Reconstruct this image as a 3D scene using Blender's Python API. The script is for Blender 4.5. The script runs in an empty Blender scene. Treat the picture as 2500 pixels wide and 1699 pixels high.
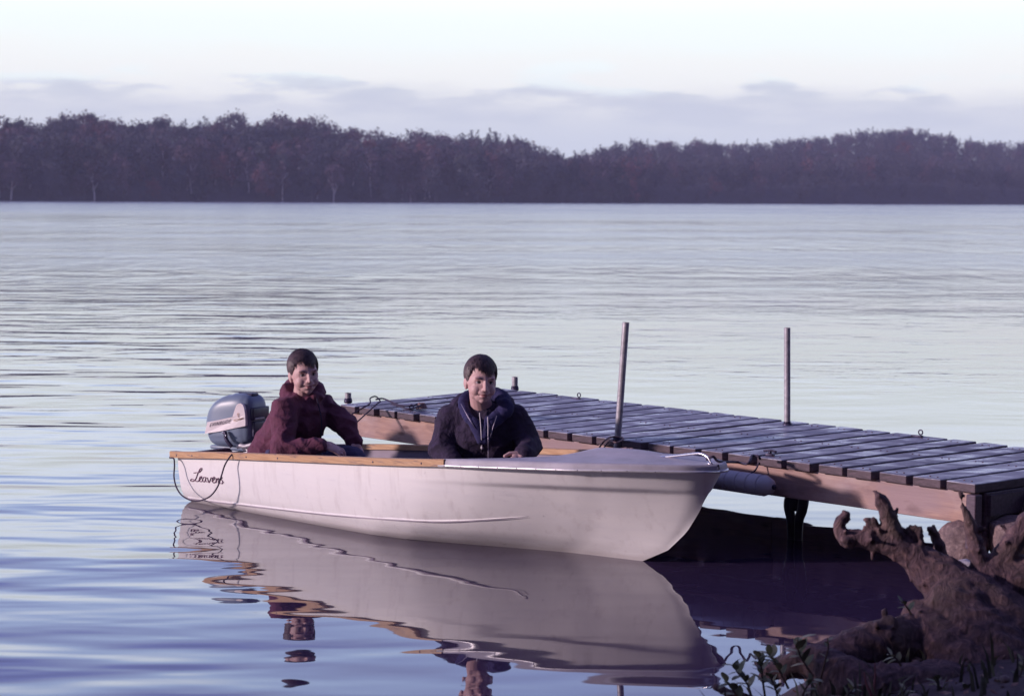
import bpy, bmesh, math, random
import numpy as np
from mathutils import Vector, Matrix, noise
from mathutils.bvhtree import BVHTree
random.seed(7); np.random.seed(7); noise.seed_set(3)
S = bpy.context.scene
COL = S.collection
rad = math.radians
PI = math.pi

# ------------------------------------------------------------------ camera
EYE = Vector((0, 0, 1.65)); FPX = 5000.0; CX, CY = 1250.0, 849.5
PITCH = rad(4.22); ROLL = rad(0.30)
FW = Vector((0, math.cos(PITCH), -math.sin(PITCH))); UP = Vector((0, math.sin(PITCH), math.cos(PITCH))); RT = Vector((1, 0, 0))
cr, sr = math.cos(ROLL), math.sin(ROLL)
CAM_X = RT * cr + UP * sr      # direction of picture +x ...
CAM_Y = -RT * sr + UP * cr
cam_d = bpy.data.cameras.new('camera'); cam = bpy.data.objects.new('camera', cam_d); COL.objects.link(cam)
cam_d.sensor_width = 36; cam_d.lens = 36 * FPX / 2500; cam_d.clip_start = .1; cam_d.clip_end = 20000
m3 = Matrix((CAM_X, CAM_Y, -FW)).transposed()
cam.matrix_world = Matrix.Translation(EYE) @ m3.to_4x4()
cam_d.dof.use_dof = True; cam_d.dof.focus_distance = 10.4
cam_d.dof.aperture_fstop = (cam_d.lens / 1000) / .013
S.camera = cam
S.render.resolution_x = 1024; S.render.resolution_y = 695
def ray(px, py): return FW + CAM_X * ((px - CX) / FPX) + CAM_Y * ((CY - py) / FPX)
def onz(px, py, z=0.0):
    r = ray(px, py); return EYE + r * ((z - EYE.z) / r.z)
def atd(px, py, d):
    r = ray(px, py); return EYE + r * (d / r.y)
def onplane(px, py, p0, n):
    r = ray(px, py); return EYE + r * ((p0 - EYE).dot(n) / r.dot(n))

# ------------------------------------------------------------------ sky, sun, exposure
SUN_EL = rad(15); SUN = Vector((-.965, -.262, 0)).normalized() * math.cos(SUN_EL) + Vector((0, 0, math.sin(SUN_EL)))
w = bpy.data.worlds.new('World'); S.world = w; w.use_nodes = True
nt = w.node_tree; N = nt.nodes; L = nt.links; N.clear()
def nd(t, **k):
    n = N.new(t)
    for a, b in k.items(): setattr(n, a, b)
    return n
sky = nd('ShaderNodeTexSky', sky_type='NISHITA', sun_disc=False, sun_elevation=SUN_EL, sun_rotation=math.atan2(SUN.x, SUN.y))
sky.air_density = 1.0; sky.dust_density = 1.0; sky.ozone_density = 2.0
tc = nd('ShaderNodeTexCoord'); sep = nd('ShaderNodeSeparateXYZ'); L.new(tc.outputs['Generated'], sep.inputs[0])
def math_n(op, a, b=None, clamp=False):
    n = nd('ShaderNodeMath', operation=op); n.use_clamp = clamp
    for i, v in enumerate((a, b)):
        if v is None: continue
        if isinstance(v, (int, float)): n.inputs[i].default_value = v
        else: L.new(v, n.inputs[i])
    return n.outputs[0]
def mixc(f, a, b, mode='MIX'):
    n = nd('ShaderNodeMix', data_type='RGBA', blend_type=mode)
    for s, v in ((n.inputs[0], f), (n.inputs[6], a), (n.inputs[7], b)):
        if isinstance(v, (int, float)): s.default_value = v
        elif isinstance(v, tuple): s.default_value = (*v, 1)
        else: L.new(v, s)
    return n.outputs[2]
def smooth(v, a, b):
    n = nd('ShaderNodeMapRange', interpolation_type='SMOOTHSTEP'); L.new(v, n.inputs[0])
    n.inputs[1].default_value = a; n.inputs[2].default_value = b; return n.outputs[0]
az = math_n('MAXIMUM', sep.outputs[2], 0.0)
veil = nd('ShaderNodeValToRGB'); L.new(az, veil.inputs[0])     # pale high haze, thinning to blue overhead (values x10 below)
el = veil.color_ramp.elements
el[0].position = 0; el[0].color = (.40, .42, .48, 1)
el[1].position = 1; el[1].color = (.055, .055, .16, 1)
for p, c in ((.045, (.55, .595, .595)), (.062, (.60, .65, .63)), (.085, (.595, .645, .62)), (.11, (.71, .77, .785)), (.14, (.77, .845, .96)), (.19, (.45, .57, .86)), (.27, (.24, .29, .66)), (.40, (.095, .105, .29))):
    e = el.new(p); e.color = (*c, 1)
cl_map = nd('ShaderNodeMapping'); cl_map.inputs['Scale'].default_value = (9, 9, 42); L.new(tc.outputs['Generated'], cl_map.inputs[0])
cn = nd('ShaderNodeTexNoise'); cn.inputs['Scale'].default_value = 1.0; cn.inputs['Detail'].default_value = 7; cn.inputs['Roughness'].default_value = .55; L.new(cl_map.outputs[0], cn.inputs['Vector'])
cl_map2 = nd('ShaderNodeMapping'); cl_map2.inputs['Scale'].default_value = (17, 17, 75); cl_map2.inputs['Location'].default_value = (3, 1, 5); L.new(tc.outputs['Generated'], cl_map2.inputs[0])
cn2 = nd('ShaderNodeTexNoise'); cn2.inputs['Scale'].default_value = 1.0; cn2.inputs['Detail'].default_value = 6; L.new(cl_map2.outputs[0], cn2.inputs['Vector'])
wob = math_n('ADD', az, math_n('MULTIPLY', math_n('SUBTRACT', cn.outputs[0], .5), .034))
bank = smooth(wob, .0575, .050)                         # the cloud bank above the trees
topl = math_n('MULTIPLY', smooth(wob, .078, .062), math_n('MULTIPLY', smooth(wob, .040, .054), smooth(math_n('ADD', az, math_n('MULTIPLY', math_n('SUBTRACT', cn2.outputs[0], .5), .085)), .047, .057)))
grey = mixc(smooth(cn2.outputs[0], .35, .65), (.77, .83, .92), (.96, 1.0, 1.02))
grey = mixc(smooth(az, .048, .022), grey, (.82, .89, 1.0))
vl = nd('ShaderNodeVectorMath', operation='SCALE'); vl.inputs[3].default_value = 2.0; L.new(veil.outputs[0], vl.inputs[0])
c1 = mixc(math_n('MULTIPLY', bank, .9), vl.outputs[0], grey)
c2 = mixc(math_n('MULTIPLY', topl, .9), c1, (1.22, 1.24, 1.18))
cirr = nd('ShaderNodeTexNoise'); cm3 = nd('ShaderNodeMapping'); cm3.inputs['Scale'].default_value = (3, 2, 11); L.new(tc.outputs['Generated'], cm3.inputs[0]); L.new(cm3.outputs[0], cirr.inputs['Vector']); cirr.inputs['Detail'].default_value = 5; cirr.inputs['Scale'].default_value = 1
c3 = mixc(math_n('MULTIPLY', smooth(cirr.outputs[0], .42, .72), math_n('MULTIPLY', smooth(az, .07, .16), .30)), c2, (.80, .82, .92))
sc10 = nd('ShaderNodeVectorMath', operation='SCALE'); sc10.inputs[3].default_value = 10.0; L.new(c3, sc10.inputs[0])
fin = mixc(.90, sky.outputs[0], sc10.outputs[0])
bg = nd('ShaderNodeBackground'); bg.inputs[1].default_value = .1; L.new(fin, bg.inputs[0])
out = nd('ShaderNodeOutputWorld'); L.new(bg.outputs[0], out.inputs[0])
sl = bpy.data.lights.new('sun', 'SUN'); sl.energy = 3.9; sl.angle = rad(3.5); sl.color = (1, .81, .80)
so = bpy.data.objects.new('sun', sl); COL.objects.link(so); so.rotation_euler = (-SUN).to_track_quat('-Z', 'Y').to_euler()
S.view_settings.view_transform = 'Standard'; S.view_settings.look = 'None'; S.view_settings.gamma = 1; S.view_settings.exposure = 0.0
S.view_settings.use_curve_mapping = False

# ------------------------------------------------------------------ helpers
def tag(o, label=None, cat=None, group=None, kind=None):
    for k, v in (('label', label), ('category', cat), ('group', group), ('kind', kind)):
        if v: o[k] = v
    return o
def empty(name, loc=(0, 0, 0), rz=0):
    o = bpy.data.objects.new(name, None); o.location = loc; o.rotation_euler = (0, 0, rz); o.empty_display_size = .1
    COL.objects.link(o); return o
def link(name, me, mat=None, parent=None, smooth_=True):
    o = bpy.data.objects.new(name, me); COL.objects.link(o)
    if mat is not None:
        for m in (mat if isinstance(mat, (list, tuple)) else [mat]): me.materials.append(m)
    if smooth_: me.shade_smooth()
    if parent is not None:
        o.parent = parent
    return o
def obj(name, bm, mat=None, parent=None, smooth_=True):
    me = bpy.data.meshes.new(name); bm.normal_update(); bm.to_mesh(me); bm.free()
    return link(name, me, mat, parent, smooth_)
def pydata(name, v, f, mat=None, parent=None, smooth_=True):
    me = bpy.data.meshes.new(name); me.from_pydata([tuple(p) for p in v], [], [tuple(q) for q in f]); me.update()
    return link(name, me, mat, parent, smooth_)
def catmull(pts, n=6):
    P = [Vector(p) for p in pts]
    if len(P) < 3: return [P[0].lerp(P[-1], i / n) for i in range(n + 1)]
    Q = [P[0] * 2 - P[1]] + P + [P[-1] * 2 - P[-2]]; o = []
    for i in range(1, len(Q) - 2):
        a, b, c, d = Q[i - 1:i + 3]
        for k in range(n):
            t = k / n
            o.append(.5 * ((2 * b) + (c - a) * t + (2 * a - 5 * b + 4 * c - d) * t * t + (3 * b - a - 3 * c + d) * t ** 3))
    o.append(P[-1]); return o
def tube(bm, pts, r, seg=8, cap=True):
    pts = [Vector(p) for p in pts]; n = len(pts); rs = [float(np.interp(i / max(1, n - 1) * (len(r) - 1), range(len(r)), r)) for i in range(n)] if isinstance(r, (list, tuple)) else [r] * n
    rings = []; prev = None
    for i, p in enumerate(pts):
        t = (pts[min(i + 1, n - 1)] - pts[max(i - 1, 0)])
        if t.length < 1e-9: t = Vector((0, 0, 1))
        t.normalize()
        if prev is None: a = t.orthogonal().normalized()
        else:
            a = prev - t * prev.dot(t); a = a.normalized() if a.length > 1e-6 else t.orthogonal().normalized()
        prev = a; b = t.cross(a)
        rings.append([bm.verts.new(p + (a * math.cos(2 * PI * k / seg) + b * math.sin(2 * PI * k / seg)) * rs[i]) for k in range(seg)])
    for i in range(n - 1):
        for k in range(seg):
            bm.faces.new((rings[i][k], rings[i][(k + 1) % seg], rings[i + 1][(k + 1) % seg], rings[i + 1][k]))
    if cap:
        bm.faces.new(rings[0][::-1]); bm.faces.new(rings[-1])
def tube_obj(name, pts, r, mat, parent=None, seg=8, n=6):
    bm = bmesh.new(); p = catmull(pts, n) if n else pts
    tube(bm, p, r, seg); return obj(name, bm, mat, parent)
def box(bm, c, s, M=None, bev=0):
    r = bmesh.ops.create_cube(bm, size=1); v = r['verts']
    bmesh.ops.scale(bm, vec=s, verts=v); bmesh.ops.translate(bm, vec=c, verts=v)
    if bev:
        es = list({e for q in v for e in q.link_edges}); g = bmesh.ops.bevel(bm, geom=es, offset=bev, segments=2, affect='EDGES', profile=.5)
        v = list({q for f in g['faces'] for q in f.verts} | {q for q in v if q.is_valid})
    if M is not None: bmesh.ops.transform(bm, matrix=M, verts=v)
    return v
_SPH = {}
def ball(bm, c, r, M=None, u=16, v=10, rot=None):
    if isinstance(r, (int, float)): r = (r, r, r)
    X = Matrix.Translation(c) @ (rot.to_4x4() if rot is not None else Matrix()) @ Matrix.Diagonal((*r, 1))
    if M is not None: X = M @ X
    if (u, v) not in _SPH:
        t = [Vector((0, 0, -1))] + [Vector((math.cos(2 * PI * j / u) * math.cos(-PI / 2 + PI * i / v), math.sin(2 * PI * j / u) * math.cos(-PI / 2 + PI * i / v), math.sin(-PI / 2 + PI * i / v))) for i in range(1, v) for j in range(u)] + [Vector((0, 0, 1))]
        f = [(0, 1 + (j + 1) % u, 1 + j) for j in range(u)] + [(1 + i * u + j, 1 + i * u + (j + 1) % u, 1 + (i + 1) * u + (j + 1) % u, 1 + (i + 1) * u + j) for i in range(v - 2) for j in range(u)] + [(len(t) - 1, 1 + (v - 2) * u + j, 1 + (v - 2) * u + (j + 1) % u) for j in range(u)]
        _SPH[u, v] = (t, f)
    t, f = _SPH[u, v]; q = [bm.verts.new(X @ p) for p in t]
    for a in f: bm.faces.new([q[k] for k in a])
    return q
def cone(bm, a, ra, b, rb, seg=16):
    """closed tapered capsule from a to b"""
    a, b = Vector(a), Vector(b); d = b - a; ln = d.length
    ball(bm, a, ra, u=seg, v=10); ball(bm, b, rb, u=seg, v=10)
    if ln < 1e-6: return
    tube(bm, [a, b], [ra, rb], seg)
def fuse(name, bm, voxel, iters=3, fac=.5):
    """one continuous skin over everything in bm"""
    me = bpy.data.meshes.new(name); bm.to_mesh(me); bm.free()
    o = bpy.data.objects.new(name, me); COL.objects.link(o)
    m = o.modifiers.new('r', 'REMESH'); m.mode = 'VOXEL'; m.voxel_size = voxel
    if iters:
        k = o.modifiers.new('s', 'SMOOTH'); k.iterations = iters; k.factor = fac
    dg = bpy.context.evaluated_depsgraph_get(); dg.update()
    r = bpy.data.meshes.new_from_object(o.evaluated_get(dg)); r.name = name
    bpy.data.objects.remove(o); bpy.data.meshes.remove(me)
    return r
def verts_np(me):
    a = np.empty(len(me.vertices) * 3); me.vertices.foreach_get('co', a); return a.reshape(-1, 3)
def set_np(me, a):
    me.vertices.foreach_set('co', a.ravel()); me.update()
def norms_np(me):
    a = np.empty(len(me.vertices) * 3); me.vertex_normals.foreach_get('vector', a); return a.reshape(-1, 3)
def wobble(me, amp, scale, octs=3, stretch=(1, 1, 1)):
    v = verts_np(me); n = norms_np(me)
    d = np.array([noise.fractal(Vector((p[0] * scale * stretch[0], p[1] * scale * stretch[1], p[2] * scale * stretch[2])), 1, 2, octs) for p in v])
    set_np(me, v + n * (d * amp)[:, None])
def copy_tree(o, parent=None):
    c = o.copy(); COL.objects.link(c)
    if parent is not None:
        c.parent = parent
    for ch in o.children: copy_tree(ch, c)
    return c

# ------------------------------------------------------------------ materials
class MT:
    def __init__(s, name, base=(.5, .5, .5), rough=.6, metal=0, spec=.5):
        s.m = bpy.data.materials.new(name); s.m.use_nodes = True; s.t = s.m.node_tree; s.n = s.t.nodes; s.l = s.t.links
        s.b = s.n['Principled BSDF']; s.b.inputs['Base Color'].default_value = (*base, 1); s.b.inputs['Roughness'].default_value = rough
        s.b.inputs['Metallic'].default_value = metal; s.b.inputs['Specular IOR Level'].default_value = spec
        s.coord = None
    def co(s, scale=(1, 1, 1), kind='Object', loc=(0, 0, 0), rot=(0, 0, 0)):
        t = s.n.new('ShaderNodeTexCoord'); m = s.n.new('ShaderNodeMapping'); m.inputs['Scale'].default_value = scale; m.inputs['Location'].default_value = loc; m.inputs['Rotation'].default_value = rot
        s.l.new(t.outputs[kind], m.inputs[0]); return m.outputs[0]
    def noise(s, vec, scale=5, detail=4, rough=.5, dist=0):
        n = s.n.new('ShaderNodeTexNoise'); n.inputs['Scale'].default_value = scale; n.inputs['Detail'].default_value = detail; n.inputs['Roughness'].default_value = rough; n.inputs['Distortion'].default_value = dist
        if vec is not None: s.l.new(vec, n.inputs['Vector'])
        return n.outputs[0]
    def ramp(s, v, stops, interp='LINEAR'):
        r = s.n.new('ShaderNodeValToRGB'); s.l.new(v, r.inputs[0]); e = r.color_ramp.elements; r.color_ramp.interpolation = interp
        while len(e) < len(stops): e.new(.5)
        for k, (p, c) in zip(e, stops):
            k.position = p; k.color = (*c, 1) if isinstance(c, tuple) else (c, c, c, 1)
        return r.outputs[0]
    def mix(s, f, a, b, mode='MIX'):
        n = s.n.new('ShaderNodeMix'); n.data_type = 'RGBA'; n.blend_type = mode
        for q, v in ((n.inputs[0], f), (n.inputs[6], a), (n.inputs[7], b)):
            if isinstance(v, (int, float)): q.default_value = v
            elif isinstance(v, tuple): q.default_value = (*v, 1)
            else: s.l.new(v, q)
        return n.outputs[2]
    def math(s, op, a, b=0.0, clamp=False):
        n = s.n.new('ShaderNodeMath'); n.operation = op; n.use_clamp = clamp
        for i, v in enumerate((a, b)):
            if isinstance(v, (int, float)): n.inputs[i].default_value = v
            else: s.l.new(v, n.inputs[i])
        return n.outputs[0]
    def rnd(s): return s.n.new('ShaderNodeObjectInfo').outputs['Random']
    def base(s, v): s.l.new(v, s.b.inputs['Base Color']); return s
    def rough(s, v): s.l.new(v, s.b.inputs['Roughness']); return s
    def bump(s, h, strength=.3, dist=.01):
        n = s.n.new('ShaderNodeBump'); n.inputs['Strength'].default_value = strength; n.inputs['Distance'].default_value = dist
        s.l.new(h, n.inputs['Height']); s.l.new(n.outputs[0], s.b.inputs['Normal']); return s
M = {}
def simple(name, base, rough=.6, metal=0, var=.25, scale=8, bump=.0, bd=.005, spec=.5, stretch=(1, 1, 1), folds=0):
    m = MT(name, base, rough, metal, spec); v = m.co(stretch); n = m.noise(v, scale, 5, .6)
    lo = tuple(c * (1 - var) for c in base); hi = tuple(min(1, c * (1 + var)) for c in base)
    m.base(m.ramp(n, [(.3, lo), (.7, hi)]))
    if folds:
        r = m.noise(v, 11, 3, .5, 1.6); r = m.math('ABSOLUTE', m.math('SUBTRACT', r, .5)); r2 = m.math('ABSOLUTE', m.math('SUBTRACT', m.noise(v, 26, 3, .5, 1.0), .5))
        m.bump(m.math('ADD', m.math('MULTIPLY', m.math('ADD', r, m.math('MULTIPLY', r2, .45)), 1.0), m.math('MULTIPLY', m.noise(v, 160, 3, .6), .05)), folds, .045)
    elif bump: m.bump(m.noise(v, scale * 3, 5, .6), bump, bd)
    M[name] = m.m; return m
m = MT('white_paint', (.8, .77, .79), .32)
g = m.noise(m.co((1.2, 1.2, 6)), 3, 6, .65); c = m.ramp(g, [(.35, (.80, .765, .785)), (.62, (.76, .73, .76)), (.80, (.60, .57, .62))])
st = m.noise(m.co((9, 9, .8)), 2.4, 4, .6); c = m.mix(m.ramp(st, [(.54, 0.0), (.76, .5)]), c, (.56, .51, .53))
sp_ = m.noise(m.co(), 38, 3, .6); c = m.mix(m.ramp(sp_, [(.70, 0.0), (.76, .5)]), c, (.42, .37, .42))
zz = m.n.new('ShaderNodeSeparateXYZ'); m.l.new(m.co(), zz.inputs[0]); wl = m.math('ADD', zz.outputs[2], m.math('MULTIPLY', m.math('SUBTRACT', g, .5), .05))
c = m.mix(m.ramp(wl, [(.008, .55), (.035, 0.0)]), c, (.46, .41, .42))          # scum along the water
m.base(c); m.rough(m.ramp(g, [(.3, .26), (.8, .5)])); M['white_paint'] = m.m
simple('shade_paint', (.30, .25, .32), .7, var=.3)
simple('deck_paint', (.40, .37, .44), .62, var=.16, scale=9, bump=.2, spec=.3)
simple('inner_paint', (.25, .20, .27), .6, var=.15, scale=6)
simple('rail_metal', (.66, .63, .67), .38, .5, var=.15, scale=14)
simple('chrome', (.78, .74, .78), .22, 1, var=.08, scale=20)
simple('galvanised', (.37, .345, .39), .5, .3, var=.3, scale=30, bump=.2)
simple('dark_steel', (.05, .04, .08), .4, .5, var=.3, scale=20)
simple('motor_blue', (.165, .205, .30), .38, var=.06, scale=5)
simple('motor_dark', (.03, .026, .07), .4, var=.2, scale=12)
simple('emblem_white', (.70, .62, .66), .35, var=.05, scale=12)
simple('ink', (.05, .025, .06), .5, var=.1)
simple('ink_mauve', (.22, .12, .18), .4, var=.15, scale=30)
simple('rope_dark', (.045, .03, .065), .8, var=.4, scale=60, bump=.5)
simple('rope_tan', (.22, .14, .15), .85, var=.3, scale=60, bump=.5)
simple('maroon_cloth', (.110, .026, .062), .85, var=.22, scale=22, bump=.35, bd=.006, folds=.38)
simple('navy_cloth', (.026, .014, .045), .9, var=.35, scale=30, bump=.4, bd=.006, folds=.38)
simple('hood_blue', (.022, .018, .085), .9, var=.25, scale=30, bump=.4, bd=.006, folds=.3)
simple('jeans', (.055, .050, .125), .9, var=.3, scale=25, bump=.4, bd=.005, folds=.3)
simple('pale_trousers', (.16, .13, .24), .9, var=.2, scale=25, bump=.4, bd=.005, folds=.3)
simple('black_shoe', (.02, .015, .03), .5)
simple('white_cord', (.62, .56, .62), .8, var=.1)
simple('zip_metal', (.30, .26, .36), .4, .6)
simple('eye_white', (.42, .36, .40), .3, var=.02)
simple('iris', (.018, .010, .014), .15, var=.02)
simple('brow', (.10, .06, .07), .8, var=.2)
simple('fender', (.46, .45, .53), .55, var=.12, scale=12)
simple('rust', (.12, .05, .05), .8, var=.4, scale=30)
m = MT('skin', (.56, .35, .35), .55); v = m.co(); n = m.noise(v, 30, 4)
m.base(m.mix(m.math('MULTIPLY', n, .5), (.57, .36, .36), (.50, .285, .30))); m.b.inputs['Subsurface Weight'].default_value = .08; m.b.inputs['Subsurface Radius'].default_value = (.01, .004, .003); M['skin'] = m.m
m = MT('lip', (.42, .19, .21), .45); M['lip'] = m.m
m = MT('hair', (.03, .016, .028), .55); v = m.co((1, 1, .35)); m.base(m.ramp(m.noise(v, 120, 3), [(.35, (.040, .024, .036)), (.7, (.125, .075, .090))])); M['hair'] = m.m
# oak coloured gunwale with a weathered top
m = MT('gunwale_wood', (.5, .3, .17), .5); v = m.co((1.2, 30, 30)); g = m.noise(v, 4, 6, .6, .5)
c = m.ramp(g, [(.3, (.40, .215, .115)), (.7, (.58, .35, .20))]); st = m.noise(m.co((4, 30, 30)), 2.2, 4, .6)
m.base(m.mix(m.ramp(st, [(.56, 0.0), (.68, .75)]), c, (.12, .07, .10))); m.bump(g, .2, .003); M['gunwale_wood'] = m.m
simple('dark_wood', (.085, .052, .088), .6, var=.35, scale=14, bump=.3, stretch=(1, 6, 6))
# brown dock timber: grain along local x, knots, cool weathering
m = MT('beam_wood', (.4, .2, .15), .6); v = m.co((1.0, 14, 14)); g = m.noise(v, 3.5, 7, .62, 1.2)
c = m.ramp(g, [(.25, (.20, .11, .10)), (.45, (.35, .20, .17)), (.62, (.43, .26, .21)), (.8, (.50, .34, .28))])
pn = m.noise(m.co((1.3, 3, 3)), 1.6, 4, .55); c = m.mix(m.ramp(pn, [(.38, 0.0), (.62, .85)]), c, (.29, .20, .23))
spk = m.noise(m.co((1, 2, 2), loc=(4, 0, 0)), 5, 5, .6); c = m.mix(m.ramp(spk, [(.56, 0.0), (.70, .6)]), c, (.16, .09, .10)); wsh = m.noise(m.co((.9, 2, 2), loc=(1, 5, 0)), 2.6, 4, .6); c = m.mix(m.ramp(wsh, [(.55, 0.0), (.72, .5)]), c, (.55, .44, .44))
vo = m.n.new('ShaderNodeTexVoronoi'); m.l.new(m.co((2.4, 7, 7), loc=(.3, .2, .1)), vo.inputs['Vector']); vo.inputs['Scale'].default_value = 1.5
c = m.mix(m.ramp(vo.outputs['Distance'], [(.07, .85), (.16, 0.0)]), c, (.13, .06, .06)); m.base(c); m.bump(g, .35, .004); M['beam_wood'] = m.m
simple('plank_end', (.085, .055, .075), .7, var=.45, scale=18, bump=.4, stretch=(1, 1, 4))
# wet, partly frosted planks: grain along local y
m = MT('plank_wood', (.06, .05, .1), .4); v = m.co((16, 1.2, 16)); g = m.noise(v, 4, 6, .6, .8)
a = m.ramp(g, [(.3, (.14, .135, .205)), (.7, (.28, .27, .375))])
ri = m.n.new('ShaderNodeObjectInfo'); off = m.n.new('ShaderNodeVectorMath'); off.operation = 'SCALE'; off.inputs[3].default_value = 1.0
geo = m.n.new('ShaderNodeNewGeometry'); mp = m.n.new('ShaderNodeMapping'); m.l.new(geo.outputs['Position'], mp.inputs[0]); mp.inputs['Rotation'].default_value = (0, 0, rad(-41)); mp.inputs['Scale'].default_value = (5, 11, 5)
ps = m.noise(mp.outputs[0], 1.0, 5, .6, .4)
br = m.mix(m.math('MULTIPLY', ri.outputs['Random'], .6), a, (.075, .060, .115))
wet = m.ramp(ps, [(.47, 0.0), (.60, 1.0)])
m.base(m.mix(m.math('MULTIPLY', wet, .7), br, (.46, .46, .56)))
m.rough(m.ramp(ps, [(.35, .62), (.50, .55), (.64, .26)])); m.bump(g, .25, .003); m.b.inputs['Specular IOR Level'].default_value = .6; M['plank_wood'] = m.m
# driftwood, rocks, soil, plants
m = MT('driftwood', (.06, .04, .06), .85); v = m.co((3, 3, 1.3)); g = m.noise(v, 9, 7, .65, 1.5)
c = m.ramp(g, [(.3, (.034, .019, .036)), (.52, (.125, .070, .092)), (.78, (.31, .185, .185))]); n2 = m.noise(m.co(), 5, 3)
m.base(m.mix(m.ramp(n2, [(.5, 0.0), (.72, .6)]), c, (.15, .105, .090))); m.bump(g, 1.0, .02); M['driftwood'] = m.m
m = MT('granite', (.25, .17, .17), .75); v = m.co(); g = m.noise(v, 45, 5, .7)
c = m.ramp(g, [(.35, (.095, .058, .072)), (.55, (.22, .145, .15)), (.72, (.40, .30, .31))]); n2 = m.noise(v, 5, 4)
m.base(m.mix(m.ramp(n2, [(.4, 0.0), (.7, .7)]), c, (.075, .05, .07))); m.bump(g, .5, .006); M['granite'] = m.m
m = MT('pale_granite', (.4, .36, .4), .75); v = m.co(); g = m.noise(v, 60, 5, .7)
m.base(m.ramp(g, [(.35, (.24, .20, .25)), (.6, (.46, .42, .47))])); m.bump(g, .5, .005); M['pale_granite'] = m.m
m = MT('soil', (.05, .035, .045), .9); v = m.co(); g = m.noise(v, 7, 8, .65)
m.base(m.ramp(g, [(.3, (.030, .018, .036)), (.55, (.085, .055, .075)), (.8, (.18, .125, .125))])); m.bump(m.noise(v, 26, 6, .7), .8, .02); M['soil'] = m.m
m = MT('leaf', (.1, .11, .06), .6); r = m.rnd(); m.base(m.ramp(r, [(0, (.09, .10, .07)), (.5, (.18, .19, .11)), (1, (.34, .31, .20))])); m.b.inputs['Transmission Weight'].default_value = 0; M['leaf'] = m.m
m = MT('litter', (.2, .12, .1), .8); m.base(m.ramp(m.noise(m.co(), 40, 2), [(.3, (.09, .05, .06)), (.5, (.22, .12, .11)), (.7, (.34, .24, .20))])); M['litter'] = m.m
simple('stem', (.085, .050, .050), .8, var=.3)
simple('red_stem', (.17, .055, .075), .8, var=.2)
simple('grass', (.075, .075, .055), .8, var=.4, scale=3)
# far wood
def foliage(name, cols):
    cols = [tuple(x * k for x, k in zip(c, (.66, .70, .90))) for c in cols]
    m = MT(name, cols[1], .9, spec=.1); v = m.co(); g = m.noise(v, .55, 4, .6); r = m.rnd()
    c = m.ramp(g, [(.3, cols[0]), (.5, cols[1]), (.72, cols[2])])
    m.base(m.mix(m.math('MULTIPLY', m.math('GREATER_THAN', r, .45), .55), m.mix(m.ramp(r, [(0.0, 0.0), (1.0, .75)]), c, tuple(x * 3.0 for x in cols[2])), cols[3])); M[name] = m.m
foliage('foliage_green', [(.022, .024, .030), (.050, .048, .048), (.090, .080, .068), (.045, .036, .060)])
foliage('foliage_dark', [(.012, .016, .024), (.026, .030, .038), (.050, .050, .050), (.028, .024, .046)])
foliage('foliage_ochre', [(.040, .026, .036), (.082, .050, .056), (.130, .080, .076), (.060, .042, .062)])
foliage('foliage_rust', [(.070, .026, .034), (.135, .048, .048), (.190, .075, .062), (.095, .042, .056)])
simple('bark_grey', (.085, .066, .080), .9, var=.3, scale=2)
simple('bark_white', (.42, .36, .41), .8, var=.25, scale=2)
simple('forest_floor', (.020, .018, .036), .95, var=.4, scale=.3)
# ================================================================== lake
m = MT('lake', (.042, .027, .072), .03); M['lake'] = m.m; m.b.inputs['IOR'].default_value = 1.85
v = m.co()
geo = m.n.new('ShaderNodeNewGeometry'); sp = m.n.new('ShaderNodeSeparateXYZ'); m.l.new(v, sp.inputs[0])
def mr(val, a, b, lo=0.0, hi=1.0):
    n = m.n.new('ShaderNodeMapRange'); n.interpolation_type = 'SMOOTHSTEP'; m.l.new(val, n.inputs[0])
    n.inputs[1].default_value = a; n.inputs[2].default_value = b; n.inputs[3].default_value = lo; n.inputs[4].default_value = hi; return n.outputs[0]
X, Y = sp.outputs[0], sp.outputs[1]
patch = m.noise(m.co((.020, .045, 1), rot=(0, 0, rad(8))), 1.0, 3, .5)
patch2 = m.noise(m.co((.16, .30, 1), rot=(0, 0, rad(-6))), 1.0, 3, .5)
open_w = mr(Y, 10, 24)                                       # breeze grows away from the shore ...
far_c = mr(Y, 110, 230, 1.0, .25)                            # ... and dies under the far wood
wind = m.math('MULTIPLY', m.math('MULTIPLY', open_w, far_c), m.math('ADD', .35, m.math('MULTIPLY', mr(patch, .38, .62), .9)))
wind = m.math('MULTIPLY', wind, m.math('ADD', .45, m.math('MULTIPLY', mr(patch2, .35, .65), .8)))
lee = m.math('MULTIPLY', mr(m.math('ADD', X, m.math('MULTIPLY', Y, .05)), -1.5, .6, 1.0, .10), mr(Y, 5, 13, 1.0, 1.0))
lee = m.math('MAXIMUM', lee, mr(Y, 11.5, 17, 0.0, .16))
swell = m.noise(m.co((.55, 1.25, 1), rot=(0, 0, rad(7))), 1.0, 2.0, .45, .3)
swell2 = m.noise(m.co((1.1, 2.9, 1), rot=(0, 0, rad(-9)), loc=(3, 1, 0)), 1.0, 2.0, .45, .2)
calm = m.noise(m.co((1.3, 3.4, 1), loc=(8, 2, 0)), 1.0, 1.0, .4, .0)
rip = m.noise(m.co((2.6, 3.8, 1), rot=(0, 0, rad(5))), 1.0, 3.0, .55, .3)
chop = m.noise(m.co((1.3, 1.7, 1), rot=(0, 0, rad(-5)), loc=(5, 9, 0)), 1.0, 3.0, .5, .3)
h = m.math('MULTIPLY', m.math('ADD', m.math('MULTIPLY', swell, .036), m.math('MULTIPLY', swell2, .008)), lee)
h = m.math('ADD', h, m.math('MULTIPLY', calm, .0028))
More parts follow.
